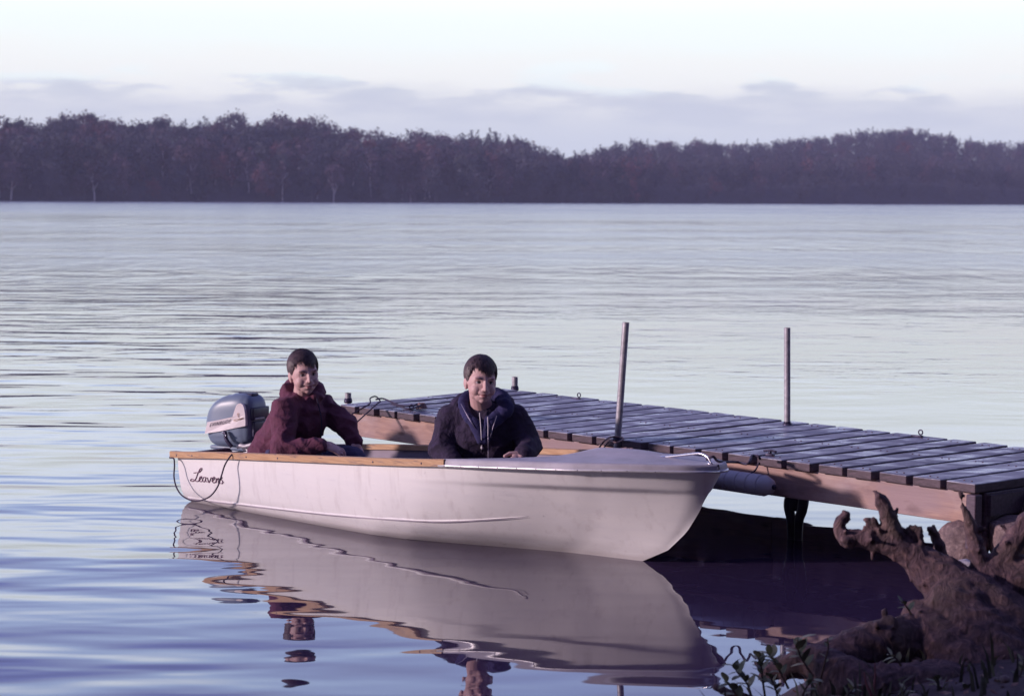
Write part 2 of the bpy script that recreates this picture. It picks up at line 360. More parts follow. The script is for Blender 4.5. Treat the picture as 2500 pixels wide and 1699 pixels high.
grp = m.noise(m.co((.16, .34, 1), rot=(0, 0, rad(4)), loc=(2, 7, 0)), 1.0, 3.0, .6, .3)
h = m.math('ADD', h, m.math('MULTIPLY', m.math('ADD', m.math('MULTIPLY', rip, .0085), m.math('MULTIPLY', chop, .013)), wind))
dash = m.noise(m.co((1.15, .36, 1), rot=(0, 0, rad(3)), loc=(1, 4, 0)), 1.0, 2.5, .55, .2); dash2 = m.noise(m.co((.50, .10, 1), loc=(6, 2, 0)), 1.0, 2.5, .55, .2)
pw = m.math('ADD', .25, m.math('MULTIPLY', mr(m.noise(m.co((.016, .022, 1), loc=(4, 8, 0)), 1.0, 2.0, .5), .40, .62), .95))
h = m.math('ADD', h, m.math('MULTIPLY', m.math('MULTIPLY', dash, .085), m.math('MULTIPLY', m.math('MULTIPLY', mr(Y, 20, 45), mr(Y, 120, 70)), pw)))
h = m.math('ADD', h, m.math('MULTIPLY', m.math('MULTIPLY', dash2, .30), m.math('MULTIPLY', m.math('MULTIPLY', mr(Y, 55, 95), mr(Y, 300, 190)), pw)))
h = m.math('ADD', h, m.math('MULTIPLY', m.math('MULTIPLY', grp, .060), m.math('MULTIPLY', wind, mr(Y, 30, 70))))
paw = m.noise(m.co((.045, .085, 1), loc=(3, 3, 0)), 1.0, 4.0, .6, .2)
m.rough(m.math('ADD', .02, m.math('MULTIPLY', mr(Y, 16, 60), m.math('ADD', m.math('ADD', .095, mr(Y, 110, 260, 0.0, .075)), m.math('MULTIPLY', mr(paw, .36, .64), .08)))))
bp = m.n.new('ShaderNodeBump'); bp.inputs['Strength'].default_value = 1; bp.inputs['Distance'].default_value = 1; m.l.new(h, bp.inputs['Height']); m.l.new(bp.outputs[0], m.b.inputs['Normal'])
tag(pydata('lake_water', [(-1250, -380, 0), (1250, -380, 0), (1250, 1500, 0), (-1250, 1500, 0)], [(0, 1, 2, 3)], M['lake'], smooth_=False), kind='structure')

# ================================================================== near shore
SHORE = [(-400, 3.0), (-40, 5.0), (-6, 5.4), (-1, 5.75), (.35, 6.05), (.80, 6.55), (1.15, 7.15), (1.62, 8.05), (2.05, 8.65), (2.6, 9.2), (3.6, 9.9), (9, 11.5), (60, 22), (400, 40)]
def shore_sd(x, y):
    best = 1e9; s = 1
    for (ax, ay), (bx, by) in zip(SHORE, SHORE[1:]):
        dx, dy = bx - ax, by - ay; t = max(0, min(1, ((x - ax) * dx + (y - ay) * dy) / (dx * dx + dy * dy)))
        qx, qy = x - ax - dx * t, y - ay - dy * t; d = qx * qx + qy * qy
        if d < best: best = d; s = 1 if (dx * (y - ay) - dy * (x - ax)) < 0 else -1
    return s * math.sqrt(best)
def shore_z(x, y):
    d = shore_sd(x, y)
    z = .34 * (1 - math.exp(-d / 1.1)) + (.012 * max(0, d - 6)) if d > 0 else max(-.6, .3 * d)
    return z + .028 * noise.fractal((x * 2.2, y * 2.2, 0), 1, 2, 4) * min(1, abs(d) * 2 + .3)
def axis(a, b, step, far, n):
    c = list(np.arange(a, b + 1e-6, step)); g = [(far ** (i / n) - 1) for i in range(1, n + 1)]
    return [a - q for q in g[::-1]] + c + [b + q for q in g]
xs, ys = axis(-1.0, 3.6, .06, 380, 22), axis(4.6, 10.0, .06, 300, 20)
ys = [y for y in ys if y < 60]
vv = [(x, y, shore_z(x, y)) for y in ys for x in xs]; nx = len(xs)
ff = [(j * nx + i, j * nx + i + 1, (j + 1) * nx + i + 1, (j + 1) * nx + i) for j in range(len(ys) - 1) for i in range(nx - 1)]
ff = [f for f in ff if max(vv[k][2] for k in f) > -.45]
tag(pydata('shore_ground', vv, ff, M['soil']), kind='structure')

# ================================================================== far wooded hills
SKYL = [(-1200, 300), (0, 289), (54, 281), (81, 300), (102, 292), (178, 273), (231, 273), (280, 286), (301, 300), (350, 286), (420, 284), (463, 297), (527, 286), (570, 270), (619, 292), (683, 276), (753, 276), (807, 292), (834, 311), (855, 303), (942, 313), (958, 327), (1033, 311), (1103, 327), (1173, 316), (1250, 327), (1304, 348), (1379, 380), (1465, 361), (1503, 346), (1546, 340), (1626, 342), (1707, 343), (1788, 351), (1868, 344), (1949, 338), (2057, 324), (2143, 313), (2245, 313), (2304, 324), (2369, 340), (2433, 346), (2500, 346), (3700, 352)]
SX, SY = zip(*SKYL)
def shore_d(px): return float(np.interp(px, [-1200, 0, 1250, 2500, 3700], [455, 500, 560, 660, 760]))
def ridge_d(px): return float(np.interp(px, [-1200, 0, 1000, 1379, 1700, 2500, 3700], [560, 590, 620, 690, 860, 900, 960]))
def tree_h(px): return float(np.interp(px, [0, 1300, 1700, 2500], [12.5, 11.5, 9.5, 9.0]))
def ridge_z(px):
    d = ridge_d(px); r = ray(px, float(np.interp(px, SX, SY))); return EYE.z + r.z * d / r.y - tree_h(px) * 1.06
def sm(a, b, x): t = max(0, min(1, (x - a) / (b - a))); return t * t * (3 - 2 * t)
def hill_z(px, d):
    a, b = shore_d(px), ridge_d(px)
    z = ridge_z(px) * (.25 * max(0, min(1, (d - a) / 12)) + .75 * sm(a + 4, b, d)) if d > a else -.15 * (a - d)
    return max(-1.5, z)
cols = list(range(-1200, 3701, 50)); rows = [-8, -2, 0, 3, 7, 12] + [12 + 24 * i for i in range(1, 30)]
vv = []
for px in cols:
    a = shore_d(px)
    for r in rows:
        d = a + r; q = atd(px, 480, d); vv.append((q.x, d, hill_z(px, d) + (.5 * noise.noise((q.x * .1, d * .1, 0)) if r > 3 else 0)))
nr = len(rows)
ff = [(i * nr + j, (i + 1) * nr + j, (i + 1) * nr + j + 1, i * nr + j + 1) for i in range(len(cols) - 1) for j in range(nr - 1)]
tag(pydata('wooded_hills', vv, ff, M['forest_floor']), kind='structure')

def crown_mesh(name, seed, kind, n_leaf, mat):
    """leaf clumps spread through an uneven crown, unit: 10 m tall tree"""
    rg = random.Random(seed); v = []; f = []
    if kind == 'conifer':
        clumps = []
        for i in range(22):
            t = i / 21; z = 1.2 + 8.8 * t; r = 2.1 * (1 - t) ** .85 + .15
            for k in range(max(1, int(6 * (1 - t) + 1))):
                a = rg.uniform(0, 2 * PI); clumps.append((Vector((math.cos(a) * r * rg.uniform(.5, 1), math.sin(a) * r * rg.uniform(.5, 1), z - .25 * r)), .45 + .3 * (1 - t)))
    else:
        clumps = []; h0, h1, R = {'round': (.9, 9.6, 3.7), 'tall': (.8, 10.0, 2.9), 'birch': (1.6, 9.8, 2.3), 'bush': (.2, 9.0, 4.2)}[kind]
        lob = [(rg.uniform(0, 2 * PI), rg.uniform(h0 + 1, h1 - 1.2), rg.uniform(.5, 1.0)) for _ in range(11)]
        for a, z, s in lob + [(0, h1 - 1.1, .0), (1, (h0 + h1) / 2, .0)]:
            t = (z - h0) / (h1 - h0); rr = R * math.sin(PI * (.12 + .80 * t)) ** .7
            for _ in range(4):
                clumps.append((Vector((math.cos(a) * rr * s * .8, math.sin(a) * rr * s * .8, z)) + Vector([rg.gauss(0, .55) for _ in range(3)]), rg.uniform(.8, 1.5) * (R / 3.0) ** .5))
    per = max(3, n_leaf // len(clumps))
    for c, r in clumps:
        for _ in range(per):
            p = c + Vector([rg.gauss(0, 1) for _ in range(3)]).normalized() * r * rg.uniform(.3, 1.05) * Vector((1, 1, .8)).length / 1.63
            nrm = ((p - c).normalized() + Vector([rg.gauss(0, .5) for _ in range(3)])).normalized(); a = nrm.orthogonal().normalized(); b = nrm.cross(a)
            an = rg.uniform(0, 2 * PI); a, b = a * math.cos(an) + b * math.sin(an), b * math.cos(an) - a * math.sin(an)
            s = rg.uniform(.22, .40) * (.8 if kind == 'conifer' else 1); i = len(v)
            v += [p - a * s, p - b * s * .6, p + a * s + nrm * s * .2, p + b * s * .6]; f.append((i, i + 1, i + 2, i + 3))
    me = bpy.data.meshes.new(name); me.from_pydata([tuple(q) for q in v], [], f); me.materials.append(mat); me.update(); return me
def trunk_mesh(name, seed, mat, r=.17, h=8.5, lean=.0, limbs=5):
    rg = random.Random(seed); bm = bmesh.new()
    pts = [Vector((lean * t + .15 * math.sin(t * .9 + seed), .12 * math.cos(t * .8), t)) for t in np.linspace(-.4, h, 7)]
    tube(bm, pts, [r * (1 - .85 * i / 6) for i in range(7)], 6)
    for _ in range(limbs):
        z = rg.uniform(3, h - 2); a = rg.uniform(0, 2 * PI); k = min(5, int((z + .4) / (h + .4) * 6)); p = pts[k]
        tube(bm, [p, p + Vector((math.cos(a) * .9, math.sin(a) * .9, .9)), p + Vector((math.cos(a) * 1.6, math.sin(a) * 1.6, 2.0))], [r * .4, r * .28, r * .1], 5)
    me = bpy.data.meshes.new(name); bm.to_mesh(me); bm.free(); me.materials.append(mat); me.shade_smooth(); return me
KINDS = {  # name, crown kind, crown material, bark
    'green': ('broadleaf_tree', 'round', 'foliage_green', 'bark_grey'), 'dark': ('conifer_tree', 'conifer', 'foliage_dark', 'bark_grey'),
    'deep': ('broadleaf_tree', 'tall', 'foliage_dark', 'bark_grey'), 'ochre': ('birch_tree', 'birch', 'foliage_ochre', 'bark_white'),
    'rust': ('maple_tree', 'round', 'foliage_rust', 'bark_grey'), 'brown': ('broadleaf_tree', 'tall', 'foliage_ochre', 'bark_grey')}
PROTO = {}
for k, (nm, ck, mt, bk) in KINDS.items():
    for s in range(3):
        PROTO[k, s] = (nm, crown_mesh('crown', sum(map(ord, k)) + 17 * s, ck, 1200, M[mt]), trunk_mesh('trunk', s + 1, M[bk], .21 if bk == 'bark_white' else .17, 8.5, .06 * (s - 1)))
spots = []
px = -950.0
rg = random.Random(11)
while px < 3450:
    d = shore_d(px) + rg.uniform(1.0, 3.0); row = 0
    while d < ridge_d(px) + 22:
        q = px + rg.uniform(-48, 48) * 500 / d; spots.append((d + rg.uniform(-1.5, 1.5) - 0, q, row)); d += rg.uniform(4.5, 7.5) * (1.0 if row < 4 else 1.35) * (1 + .5 * (px > 1500)); row += 1
    px += 46 * 520 / shore_d(px) * (1 if -60 < px < 2560 else 1.4)
def pick(px, row, top):
    t = noise.noise((px * .004, row * .35, 2.0)); u = rg.random()
    if px > 1250:
        return 'ochre' if u < .16 and row < 3 else 'rust' if u > .975 else 'brown' if u > .90 else 'dark' if u < .20 else 'green' if u < .70 else 'deep'
    if row < 4: return ('ochre' if u < .20 else 'brown' if u < .42 else 'rust' if u > .955 else 'green' if u < .72 else 'deep' if u < .86 else 'dark')
    if 1130 < px < 1380 and top and u < .6: return 'dark'
    return ('brown' if u < .30 + .25 * t else 'rust' if u > .945 else 'green' if u < .74 else 'deep' if u < .96 else 'dark')
spots.sort(key=lambda s: s[0] + (0 if -40 < s[1] < 2540 else 1e6))
rg = random.Random(5)
SPECIAL = {28: ('ochre', 'pale trunked birch standing at the waterline where the far wood meets the frame edge'), 230: ('ochre', 'white stemmed birch leaning at the foot of the highest hump of far wood'),
           355: ('rust', 'small rust orange tree low on the far bank above the white motorboat stern'), 545: ('rust', 'broad rusty tree on the lower far slope above the outboard motor'),
           725: ('rust', 'orange crowned maple high on the far slope above the boy in maroon'), 690: ('ochre', 'white birch trunk on the far bank above the boy in maroon'), 815: ('ochre', 'thin white birch alone on the far bank between the two boys'),
           1905: ('ochre', 'pale yellow tree halfway up the farther hill beyond the second dock pipe'), 1545: ('rust', 'little red tree on the far shore above the leaning dock pipe'), 2205: ('rust', 'reddish tree crown under the top of the farther hill')}
WHAT = {'green': 'green round tree', 'dark': 'dark conifer', 'deep': 'dark narrow tree', 'ochre': 'ochre birch', 'rust': 'rusty tree', 'brown': 'brownish tree'}
WHERE = ['at the far waterline', 'just behind the waterline', 'on the low slope', 'on the lower middle slope', 'on the middle slope', 'on the upper slope']
LAND = [(-1e9, 'by the near frame edge'), (180, 'left of the stern'), (420, 'over the boat stern'), (560, 'over the outboard motor'), (690, 'over the boy in maroon'), (800, 'between the two boys'), (1060, 'over the boy in navy'), (1260, 'over the outer dock end'), (1440, 'over the leaning dock pipe'), (1620, 'between the two dock pipes'), (1850, 'over the upright dock pipe'), (2020, 'over the shore end of the dock'), (2280, 'over the driftwood stump')]
def over(p): return [t for x, t in LAND if p >= x][-1]
SPX = {355: 2, 545: 1, 725: 4, 1905: 8, 2205: 13}
indiv = 0; rest = []
def place_tree(px, d, k, label, grp, sc):
    nm, cm, tm = PROTO[k, rg.randrange(3)]
    p = atd(px, 480, d); z = hill_z(px, d)
    o = empty(nm, (p.x, d, z - .1), rg.uniform(0, 6.28)); o.scale = (sc * rg.uniform(.9, 1.15), sc * rg.uniform(.9, 1.15), sc)
    c = bpy.data.objects.new('crown', cm); COL.objects.link(c); c.parent = o
    t = bpy.data.objects.new('trunk', tm); COL.objects.link(t); t.parent = o
    tag(o, label, nm.replace('_', ' '), grp); return o
for q, (k, lab) in SPECIAL.items():
    d = shore_d(q) + 1 + 9 * SPX.get(q, 0); place_tree(q, d, k, lab, None, 1.0 if q not in (355, 1545) else .62); indiv += 1
for d, q, row in spots:
    top = d > ridge_d(q) - 25; k = pick(q, row, top); sc = tree_h(q) / 10 * rg.uniform(.86, 1.09) * (1.0 if row > 0 else .8)
    if k == 'dark': sc *= 1.05
    if row == 0 and rg.random() < .25: sc *= .6
    if indiv < 292 and -40 < q < 2540:
        if any(abs(q - s) < 20 and row <= SPX.get(s, 0) for s in SPECIAL): continue
        wr = WHERE[min(row, 5)] + ' ' + over(q); size = 'tall' if sc > 1.17 else 'short' if sc < .95 else 'mid height'; place_tree(q, d, k, size + ' ' + WHAT[k] + ' ' + wr, WHAT[k].replace('birch', 'birche') + 's across the lake', sc); indiv += 1
    else: rest.append((d, q, k, sc))
# the wood behind them reads as one mass
FV = []; FF = []; FM = []; n0 = 0; mats = ['foliage_green', 'foliage_dark', 'foliage_ochre', 'foliage_rust', 'bark_grey']
low = {}
for (k, s), (nm, cm, tm) in list(PROTO.items()):
    if s == 2: continue
    me = crown_mesh('low', 91 + s * 7 + len(k), KINDS[k][1], 540, M[KINDS[k][2]]); a = verts_np(me); low[k, s] = (a, len(me.polygons)); bpy.data.meshes.remove(me)
low['bush', 0] = low['bush', 1] = None
for s_ in range(2):
    me = crown_mesh('low', 5 + s_, 'bush', 200, M['foliage_green']); low['bush', s_] = (verts_np(me), len(me.polygons)); bpy.data.meshes.remove(me)
KINDS['bush'] = ('bush', 'bush', 'foliage_green', 'bark_grey')
for _ in range(900):
    q = rg.uniform(-900, 3400); rest.append((shore_d(q) + rg.uniform(.3, 14) ** 1.0, q, 'bush', rg.uniform(.18, .48)))
for d, q, k, sc in rest:
    a, npoly = low[k, rg.randrange(2)]; th = rg.uniform(0, 6.28); c, s = math.cos(th), math.sin(th); p = atd(q, 480, d)
    b = np.stack([(a[:, 0] * c - a[:, 1] * s) * sc + p.x, (a[:, 0] * s + a[:, 1] * c) * sc + d, a[:, 2] * sc + hill_z(q, d)], 1)
    FV.append(b); FF.append(np.arange(npoly * 4).reshape(-1, 4) + n0); FM.append(np.full(npoly, mats.index(KINDS[k][2]))); n0 += len(a)
FV = np.concatenate(FV); FF = np.concatenate(FF); FM = np.concatenate(FM)
me = bpy.data.meshes.new('far_forest'); me.vertices.add(len(FV)); me.vertices.foreach_set('co', FV.ravel().astype(np.float32)); me.loops.add(FF.size); me.loops.foreach_set('vertex_index', FF.ravel().astype(np.int32))
me.polygons.add(len(FF)); me.polygons.foreach_set('loop_start', np.arange(0, FF.size, 4, dtype=np.int32)); me.polygons.foreach_set('material_index', FM.astype(np.int32)); me.update(calc_edges=True)
fo = link('far_forest', me, [M[x] for x in mats], smooth_=False); tag(fo, 'dark autumn wood covering the hills across the lake', 'forest', kind='stuff')

# lake air: far things fade to a bluish violet
bm = bmesh.new(); box(bm, (0, 560, 34), (2600, 1960, 72)); hz = obj('haze', bm, None, None, False)
hm = bpy.data.materials.new('haze'); hm.use_nodes = True; hn = hm.node_tree.nodes; hn.clear(); vo_ = hn.new('ShaderNodeVolumePrincipled'); vo_.inputs['Density'].default_value = .00032; vo_.inputs['Color'].default_value = (.70, .68, 1, 1); ho = hn.new('ShaderNodeOutputMaterial'); hm.node_tree.links.new(vo_.outputs[0], ho.inputs['Volume']); hz.data.materials.append(hm); tag(hz, 'thin violet haze lying over the whole lake', 'haze', kind='stuff')
# ================================================================== dock
DO = Vector((-1.02, 12.07, 0)); DU = Vector((.659, -.752, 0)).normalized(); DN = Vector((DU.y * -1, DU.x, 0))   # along to shore, across (away)
def dk(k, wd, z): return DO + DU * k + DN * wd + Vector((0, 0, z))
def deck_z(k, wd): return .422 + .005 * k + .022 * wd / 1.27 * max(0, 1 - k / 4.6)
PIT, NPL, WID = .1822, 25, 1.27
dock = empty('dock', dk(2.3, .6, 0)); tag(dock, 'wooden dock of wet grey planks on brown beams beside the boat', 'dock')
def dpart(name, bm, mat, parent=dock, sm_=False):
    o = obj(name, bm, mat, None, sm_); o.parent = parent; o.matrix_parent_inverse = Matrix.Translation(-parent.location) if parent is dock else Matrix(); return o
DROT = math.atan2(DU.y, DU.x)
pl_me = []
for s in range(6):
    bm = bmesh.new(); rg = random.Random(s); box(bm, (0, 0, 0), (PIT - rg.uniform(.030, .044), WID, .040), bev=.004)
    bmesh.ops.subdivide_edges(bm, edges=[e for e in bm.edges if abs((e.verts[0].co - e.verts[1].co).y) > .8], cuts=7, use_grid_fill=True)
    for q in bm.verts: q.co.z += .0025 * noise.noise((q.co.x * 8, q.co.y * 2.2, s * 7.0)); q.co.x += .003 * noise.noise((0, q.co.y * 3, s * 5.0))
    me = bpy.data.meshes.new('plank'); bm.normal_update()
    for f in bm.faces: f.material_index = 0 if f.normal.z > .3 else 1
    bm.to_mesh(me); bm.free(); me.materials.append(M['plank_wood']); me.materials.append(M['plank_end']); pl_me.append(me)
rg = random.Random(4)
for i in range(NPL):
    k = i * PIT + PIT / 2 + .022; wd = WID / 2 - .02 + rg.uniform(-.008, .008)
    o = bpy.data.objects.new('plank', pl_me[rg.randrange(6)]); COL.objects.link(o); o.parent = dock
    a, b = deck_z(k, 0), deck_z(k, WID)
    o.location = dk(k, wd, (a + b) / 2 - .020) - dock.location; o.rotation_euler = (math.atan2(b - a, WID), rg.uniform(-.006, .006), DROT + rg.uniform(-.006, .006))
nm = bmesh.new()
for a_ in (-.018, .022):
    for b_ in (-WID / 2 + .055, WID / 2 - .095, -.01): tube(nm, [(a_ + .006 * b_, b_, .0185), (a_ + .006 * b_, b_, .0225)], .0042, 6)
nme = bpy.data.meshes.new('nails'); nm.to_mesh(nme); nm.free(); nme.materials.append(M['rust'])
for pk in [o for o in dock.children if o.name.startswith('plank')]:
    o = bpy.data.objects.new('nails', nme); COL.objects.link(o); o.parent = pk; o['kind'] = 'stuff'
LEN = NPL * PIT
def beam(name, k0, k1, wd, top, hgt, th, mat, parent=None):
    """a board running along the dock, its grain along local x"""
    bm = bmesh.new(); box(bm, (0, 0, 0), (k1 - k0, th, hgt), bev=.005)
    bmesh.ops.subdivide_edges(bm, edges=[e for e in bm.edges if abs((e.verts[0].co - e.verts[1].co).x) > (k1 - k0) * .7], cuts=11, use_grid_fill=True)
    for q in bm.verts: q.co.y += .004 * noise.noise((q.co.x * 2, 0, wd)); q.co.z += .003 * noise.noise((q.co.x * 1.5, 4, wd))
    o = obj(name, bm, M[mat], None, False); o.parent = dock
    z0, z1 = deck_z(k0, 0 if wd < .6 else WID), deck_z(k1, 0 if wd < .6 else WID)
    o.location = dk((k0 + k1) / 2, wd, (z0 + z1) / 2 - .042 - top - hgt / 2) - dock.location; o.rotation_euler = (0, -math.atan2(z1 - z0, k1 - k0), DROT); return o
beam('side_beam', .02, 2.36, .035, 0, .138, .04, 'beam_wood'); beam('side_beam', 2.364, 4.53, .035, 0, .138, .04, 'beam_wood')
beam('side_beam', .02, 2.36, WID - .075, 0, .31, .04, 'beam_wood'); beam('side_beam', 2.364, 4.53, WID - .075, 0, .31, .04, 'beam_wood')
beam('middle_beam', .05, 4.60, .60, 0, .09, .04, 'dark_wood')
for k in (.03, 2.362, 4.56):
    bm = bmesh.new(); box(bm, (0, 0, 0), (.04, WID - .17, .09)); o = obj('cross_brace', bm, M['dark_wood'], None, False); o.parent = dock
    o.location = dk(k, WID / 2 - .02, deck_z(k, .6) - .099) - dock.location; o.rotation_euler = (0, 0, DROT)
# end board at the shore end, an upright post at its corner
bm = bmesh.new(); box(bm, (0, 0, 0), (.045, WID - .06, .19), bev=.004); o = obj('end_board', bm, M['dark_wood'], None, False); o.parent = dock
o.location = dk(LEN - .014, WID / 2 + .02, deck_z(4.7, .5) - .14) - dock.location; o.rotation_euler = (0, 0, DROT)
bm = bmesh.new(); box(bm, (0, 0, 0), (.05, .05, .235), bev=.006); o = obj('corner_post', bm, M['dark_wood'], None, False); o.parent = dock
o.location = dk(LEN - .012, -.004, deck_z(4.7, 0) - .165) - dock.location; o.rotation_euler = (0, 0, DROT)
# pipe feet under the joint, with clamp collars
for k, wd in ((.10, .05), (.16, WID - .1)):
    bm = bmesh.new(); tube(bm, [(0, 0, .36), (0, 0, -.45)], .020, 12)
    o = obj('pipe_foot', bm, M['dark_steel'], None); o.parent = dock; o.location = dk(k, wd, 0) - dock.location
bm = bmesh.new()
tube(bm, catmull([(-.005, 0, .30), (-.020, 0, .22), (-.032, 0, .16), (-.016, 0, .09), (-.012, 0, -.03)], 5), [.026, .027, .024, .020], 10); tube(bm, catmull([(.035, 0, .30), (.060, 0, .22), (.052, 0, .15), (.032, 0, .09), (.030, 0, -.03)], 5), [.026, .027, .024, .020], 10); box(bm, (.014, 0, .19), (.07, .04, .10), bev=.015)
o = obj('foot_bracket', bm, M['dark_steel'], None); o.parent = dock; o.location = dk(3.25, .33, 0) - dock.location; o.rotation_euler = (0, 0, DROT)
def ring_bolt(k, wd, yaw, r=.012):
    bm = bmesh.new(); box(bm, (0, 0, .004), (.06, .026, .008), bev=.002)
    tube(bm, [(.02 + r * math.sin(a), 0, .012 + r + r * -math.cos(a)) for a in np.linspace(0, 2 * PI, 17)], .0035, 6, False)
    o = obj('ring_bolt', bm, M['dark_steel'], None); o.parent = dock; o.location = dk(k, wd, deck_z(k, wd)) - dock.location; o.rotation_euler = (0, 0, DROT + yaw)
ring_bolt(.80, WID - .10, .2); ring_bolt(3.32, WID - .08, .1); ring_bolt(.58, .06, .5)
# ------------------------------------------------------------------ pipes standing on the dock
def pipe(px0, py0, px1, py1, k, wd, r, label, tall=True):
    a = dk(k, wd, deck_z(k, wd)); d = a.y; p0 = onz(px0, py0, deck_z(k, wd)); p1 = atd(px1, py1, p0.y)
    root = empty('dock_pipe', p0); tag(root, label, 'pipe', 'steel pipes of the dock')
    bm = bmesh.new(); ax = (p1 - p0); tube(bm, [ax * -.25 if tall else Vector((0, 0, -.1)), ax * .5, ax * 1.0], r, 20, False)
    tube(bm, [ax, ax * .97 if tall else ax * .8], r * .86, 20, False)
    top = [ax + Vector((math.cos(t) * r, math.sin(t) * r, 0)) for t in np.linspace(0, 2 * PI, 20, False)]; inn = [ax + Vector((math.cos(t) * r * .86, math.sin(t) * r * .86, 0)) for t in np.linspace(0, 2 * PI, 20, False)]
    vs = [bm.verts.new(q) for q in top]; vi = [bm.verts.new(q) for q in inn]
    for i in range(20): bm.faces.new((vs[i], vs[(i + 1) % 20], vi[(i + 1) % 20], vi[i]))
    obj('shaft', bm, M['galvanised'], root)
    bm = bmesh.new(); q = ax.normalized(); tube(bm, [q * -.012, q * .008], r * (1.5 if tall else 1.3), 20); tube(bm, [q * .008, q * .016], r * 1.15, 20); obj('flange', bm, M['dark_steel'], root)
pipe(1508, 1072, 1528, 787, 2.357, .03, .0175, 'tall steel pipe leaning slightly at the near edge of the dock')
pipe(1922, 1036, 1922, 800, 2.43, 1.19, .0168, 'upright steel pipe at the far edge of the dock')
pipe(1257, 948, 1257, 920, .16, 1.16, .019, 'short pipe stub at the far outer corner of the dock behind the boy in navy', False)
pipe(850, 978, 850, 959, .10, .05, .019, 'short pipe stub at the near outer corner of the dock behind the boy in maroon', False)
# ------------------------------------------------------------------ fender on the dock side
fp = dk(3.355, -.075, .318); fz = .050
root = empty('dock_fender', fp, DROT); tag(root, 'grey ribbed foam fender hanging on the dock beam by the bow', 'fender')
bm = bmesh.new(); prof = [(-.62, .0), (-.60, .030), (-.56, .047)] + [p for i in range(9) for p in ((-.54 + i * .066, .0500), (-.54 + i * .066 + .058, .0500), (-.54 + i * .066 + .062, .0450))] + [(.065, .050), (.105, .034), (.118, .020), (.120, 0)]
rings = []
for x, r in prof: rings.append([bm.verts.new((x, math.cos(t) * max(r, .0005), math.sin(t) * max(r, .0005))) for t in np.linspace(0, 2 * PI, 24, False)])
for a, b in zip(rings, rings[1:]):
    for i in range(24): bm.faces.new((a[i], b[i], b[(i + 1) % 24], a[(i + 1) % 24]))
o = obj('body', bm, M['fender'], root); mo = o.modifiers.new('e', 'EDGE_SPLIT'); mo.split_angle = rad(40)
bm = bmesh.new(); tube(bm, [(.112, 0, 0), (.128, 0, 0)], .012, 12); ball(bm, (.129, 0, 0), .008); obj('end_cap', bm, M['dark_steel'], root)
for x in (-.02, -.42):
    tube_obj('hanger', [(x, .0, .05), (x, .03, .062), (x, .055, .095)], .004, M['rope_dark'], root)

# ================================================================== boat
BT = Vector((.895, 8.932, 0)); BA = rad(45.4); BU = Vector((math.cos(BA), -math.sin(BA), 0)); BN = Vector((-BU.y, BU.x, 0)); BL = 3.30
BORG = BT - BU * BL
HEEL = rad(-2.5)
boat = empty('motorboat', BORG, -BA); boat.rotation_euler.x = HEEL; tag(boat, 'small white motorboat with tan wooden gunwale and grey foredeck moored by the dock', 'boat')
def bw(s, t, z): return BT - BU * s + BN * t + Vector((0, 0, z))       # world point: metres behind the bow tip, off the keel line, up
def to_b(p): q = p - BORG; return Vector((q.dot(BU), q.dot(BN), q.z))
def sheer(s): return float(np.interp(s, [0, .28, 1.17, 1.41, 2.3, 2.87, 3.3], [.474, .464, .412, .392, .330, .288, .250]))
GS = [0, .02, .06, .12, .20, .32, .5, .75, 1.0, 1.3, 1.6, 2.0, 2.4, 2.8, 3.1, 3.3]; GB = [.0, .075, .128, .185, .25, .33, .415, .475, .53, .565, .585, .59, .582, .566, .55, .54]
WS = [.42, .5, .62, .8, 1.0, 1.3, 1.55, 1.76, 2.2, 2.6, 3.3]; WB = [.0, .018, .042, .085, .165, .31, .42, .468, .482, .482, .474]
def gb(s): return float(np.interp(s, GS, GB))
def stem_s(v): return float(np.interp(v, [-.35, 0, .15, .35, .55, .75, .88, 1], [.72, .42, .27, .165, .10, .052, .022, 0]))
def hull_pt(u, v):
    """u 0..1 stem to transom, v: 0 at the water, 1 at the sheer, below 0 under water"""
    s0 = stem_s(v); s = s0 + (BL - s0) * u
    sw = .42 + (BL - .42) * u; sg = BL * u
    b0 = float(np.interp(sw, WS, WB)); b1 = float(np.interp(sg, GS, GB)) - .012
    vv = max(0, min(1, v)); fl = sm(1.6, .5, s)
    k = (1 - fl) * (.16 * sm(0, .22, vv) + .84 * (1 - (1 - vv) ** 1.8)) + fl * vv ** 1.05
    # upper strake stands out over the topsides towards the bow
    ust = sm(.72, .78, vv); k = k * (1 - .075 * fl * (1 - ust)) if vv < .999 else k
    b = b0 + (b1 - b0) * min(k, 1)
    if s < 1.1: b -= (1 - ust) * .013 * sm(1.1, .6, s) * sm(0, .5, vv) * min(1, s / .2)
    if v < 0: b = b0 * (1 + v * 1.2)
    # chine step: the bottom strake sits slightly inside, fading forward
    zc = .30 + .10 * u - .26 * sm(.35, .10, u) * 0
    b = max(b, 0.0); z = v * (sheer(s) - .004) if v >= 0 else v * .25
    return s, b, z
US = [0, .004, .01, .02, .035] + list(np.linspace(.055, 1, 62)); VS = [-.35, -.15, 0, .05, .1, .15, .2, .26, .32, .38, .44, .5, .56, .62, .67, .70, .72, .735, .75, .765, .78, .80, .84, .88, .92, .96, 1]
vv = []; ff = []; nu, nv = len(US), len(VS)
for side in (-1, 1):
    for u in US:
        for v in VS:
            s, b, z = hull_pt(u, v); vv.append((BL - s, side * b, z))
for sd in (0, 1):
    o0 = sd * nu * nv
    for i in range(nu - 1):
        for j in range(nv - 1):
            f = (o0 + i * nv + j, o0 + (i + 1) * nv + j, o0 + (i + 1) * nv + j + 1, o0 + i * nv + j + 1); ff.append(f if sd == 1 else f[::-1])
a0 = (nu - 1) * nv; b0 = nu * nv + (nu - 1) * nv; nb = len(vv)                # transom, notched in the middle for the motor
vv += [(0, -.23, .242), (0, -.17, .205), (0, .17, .205), (0, .23, .242)]
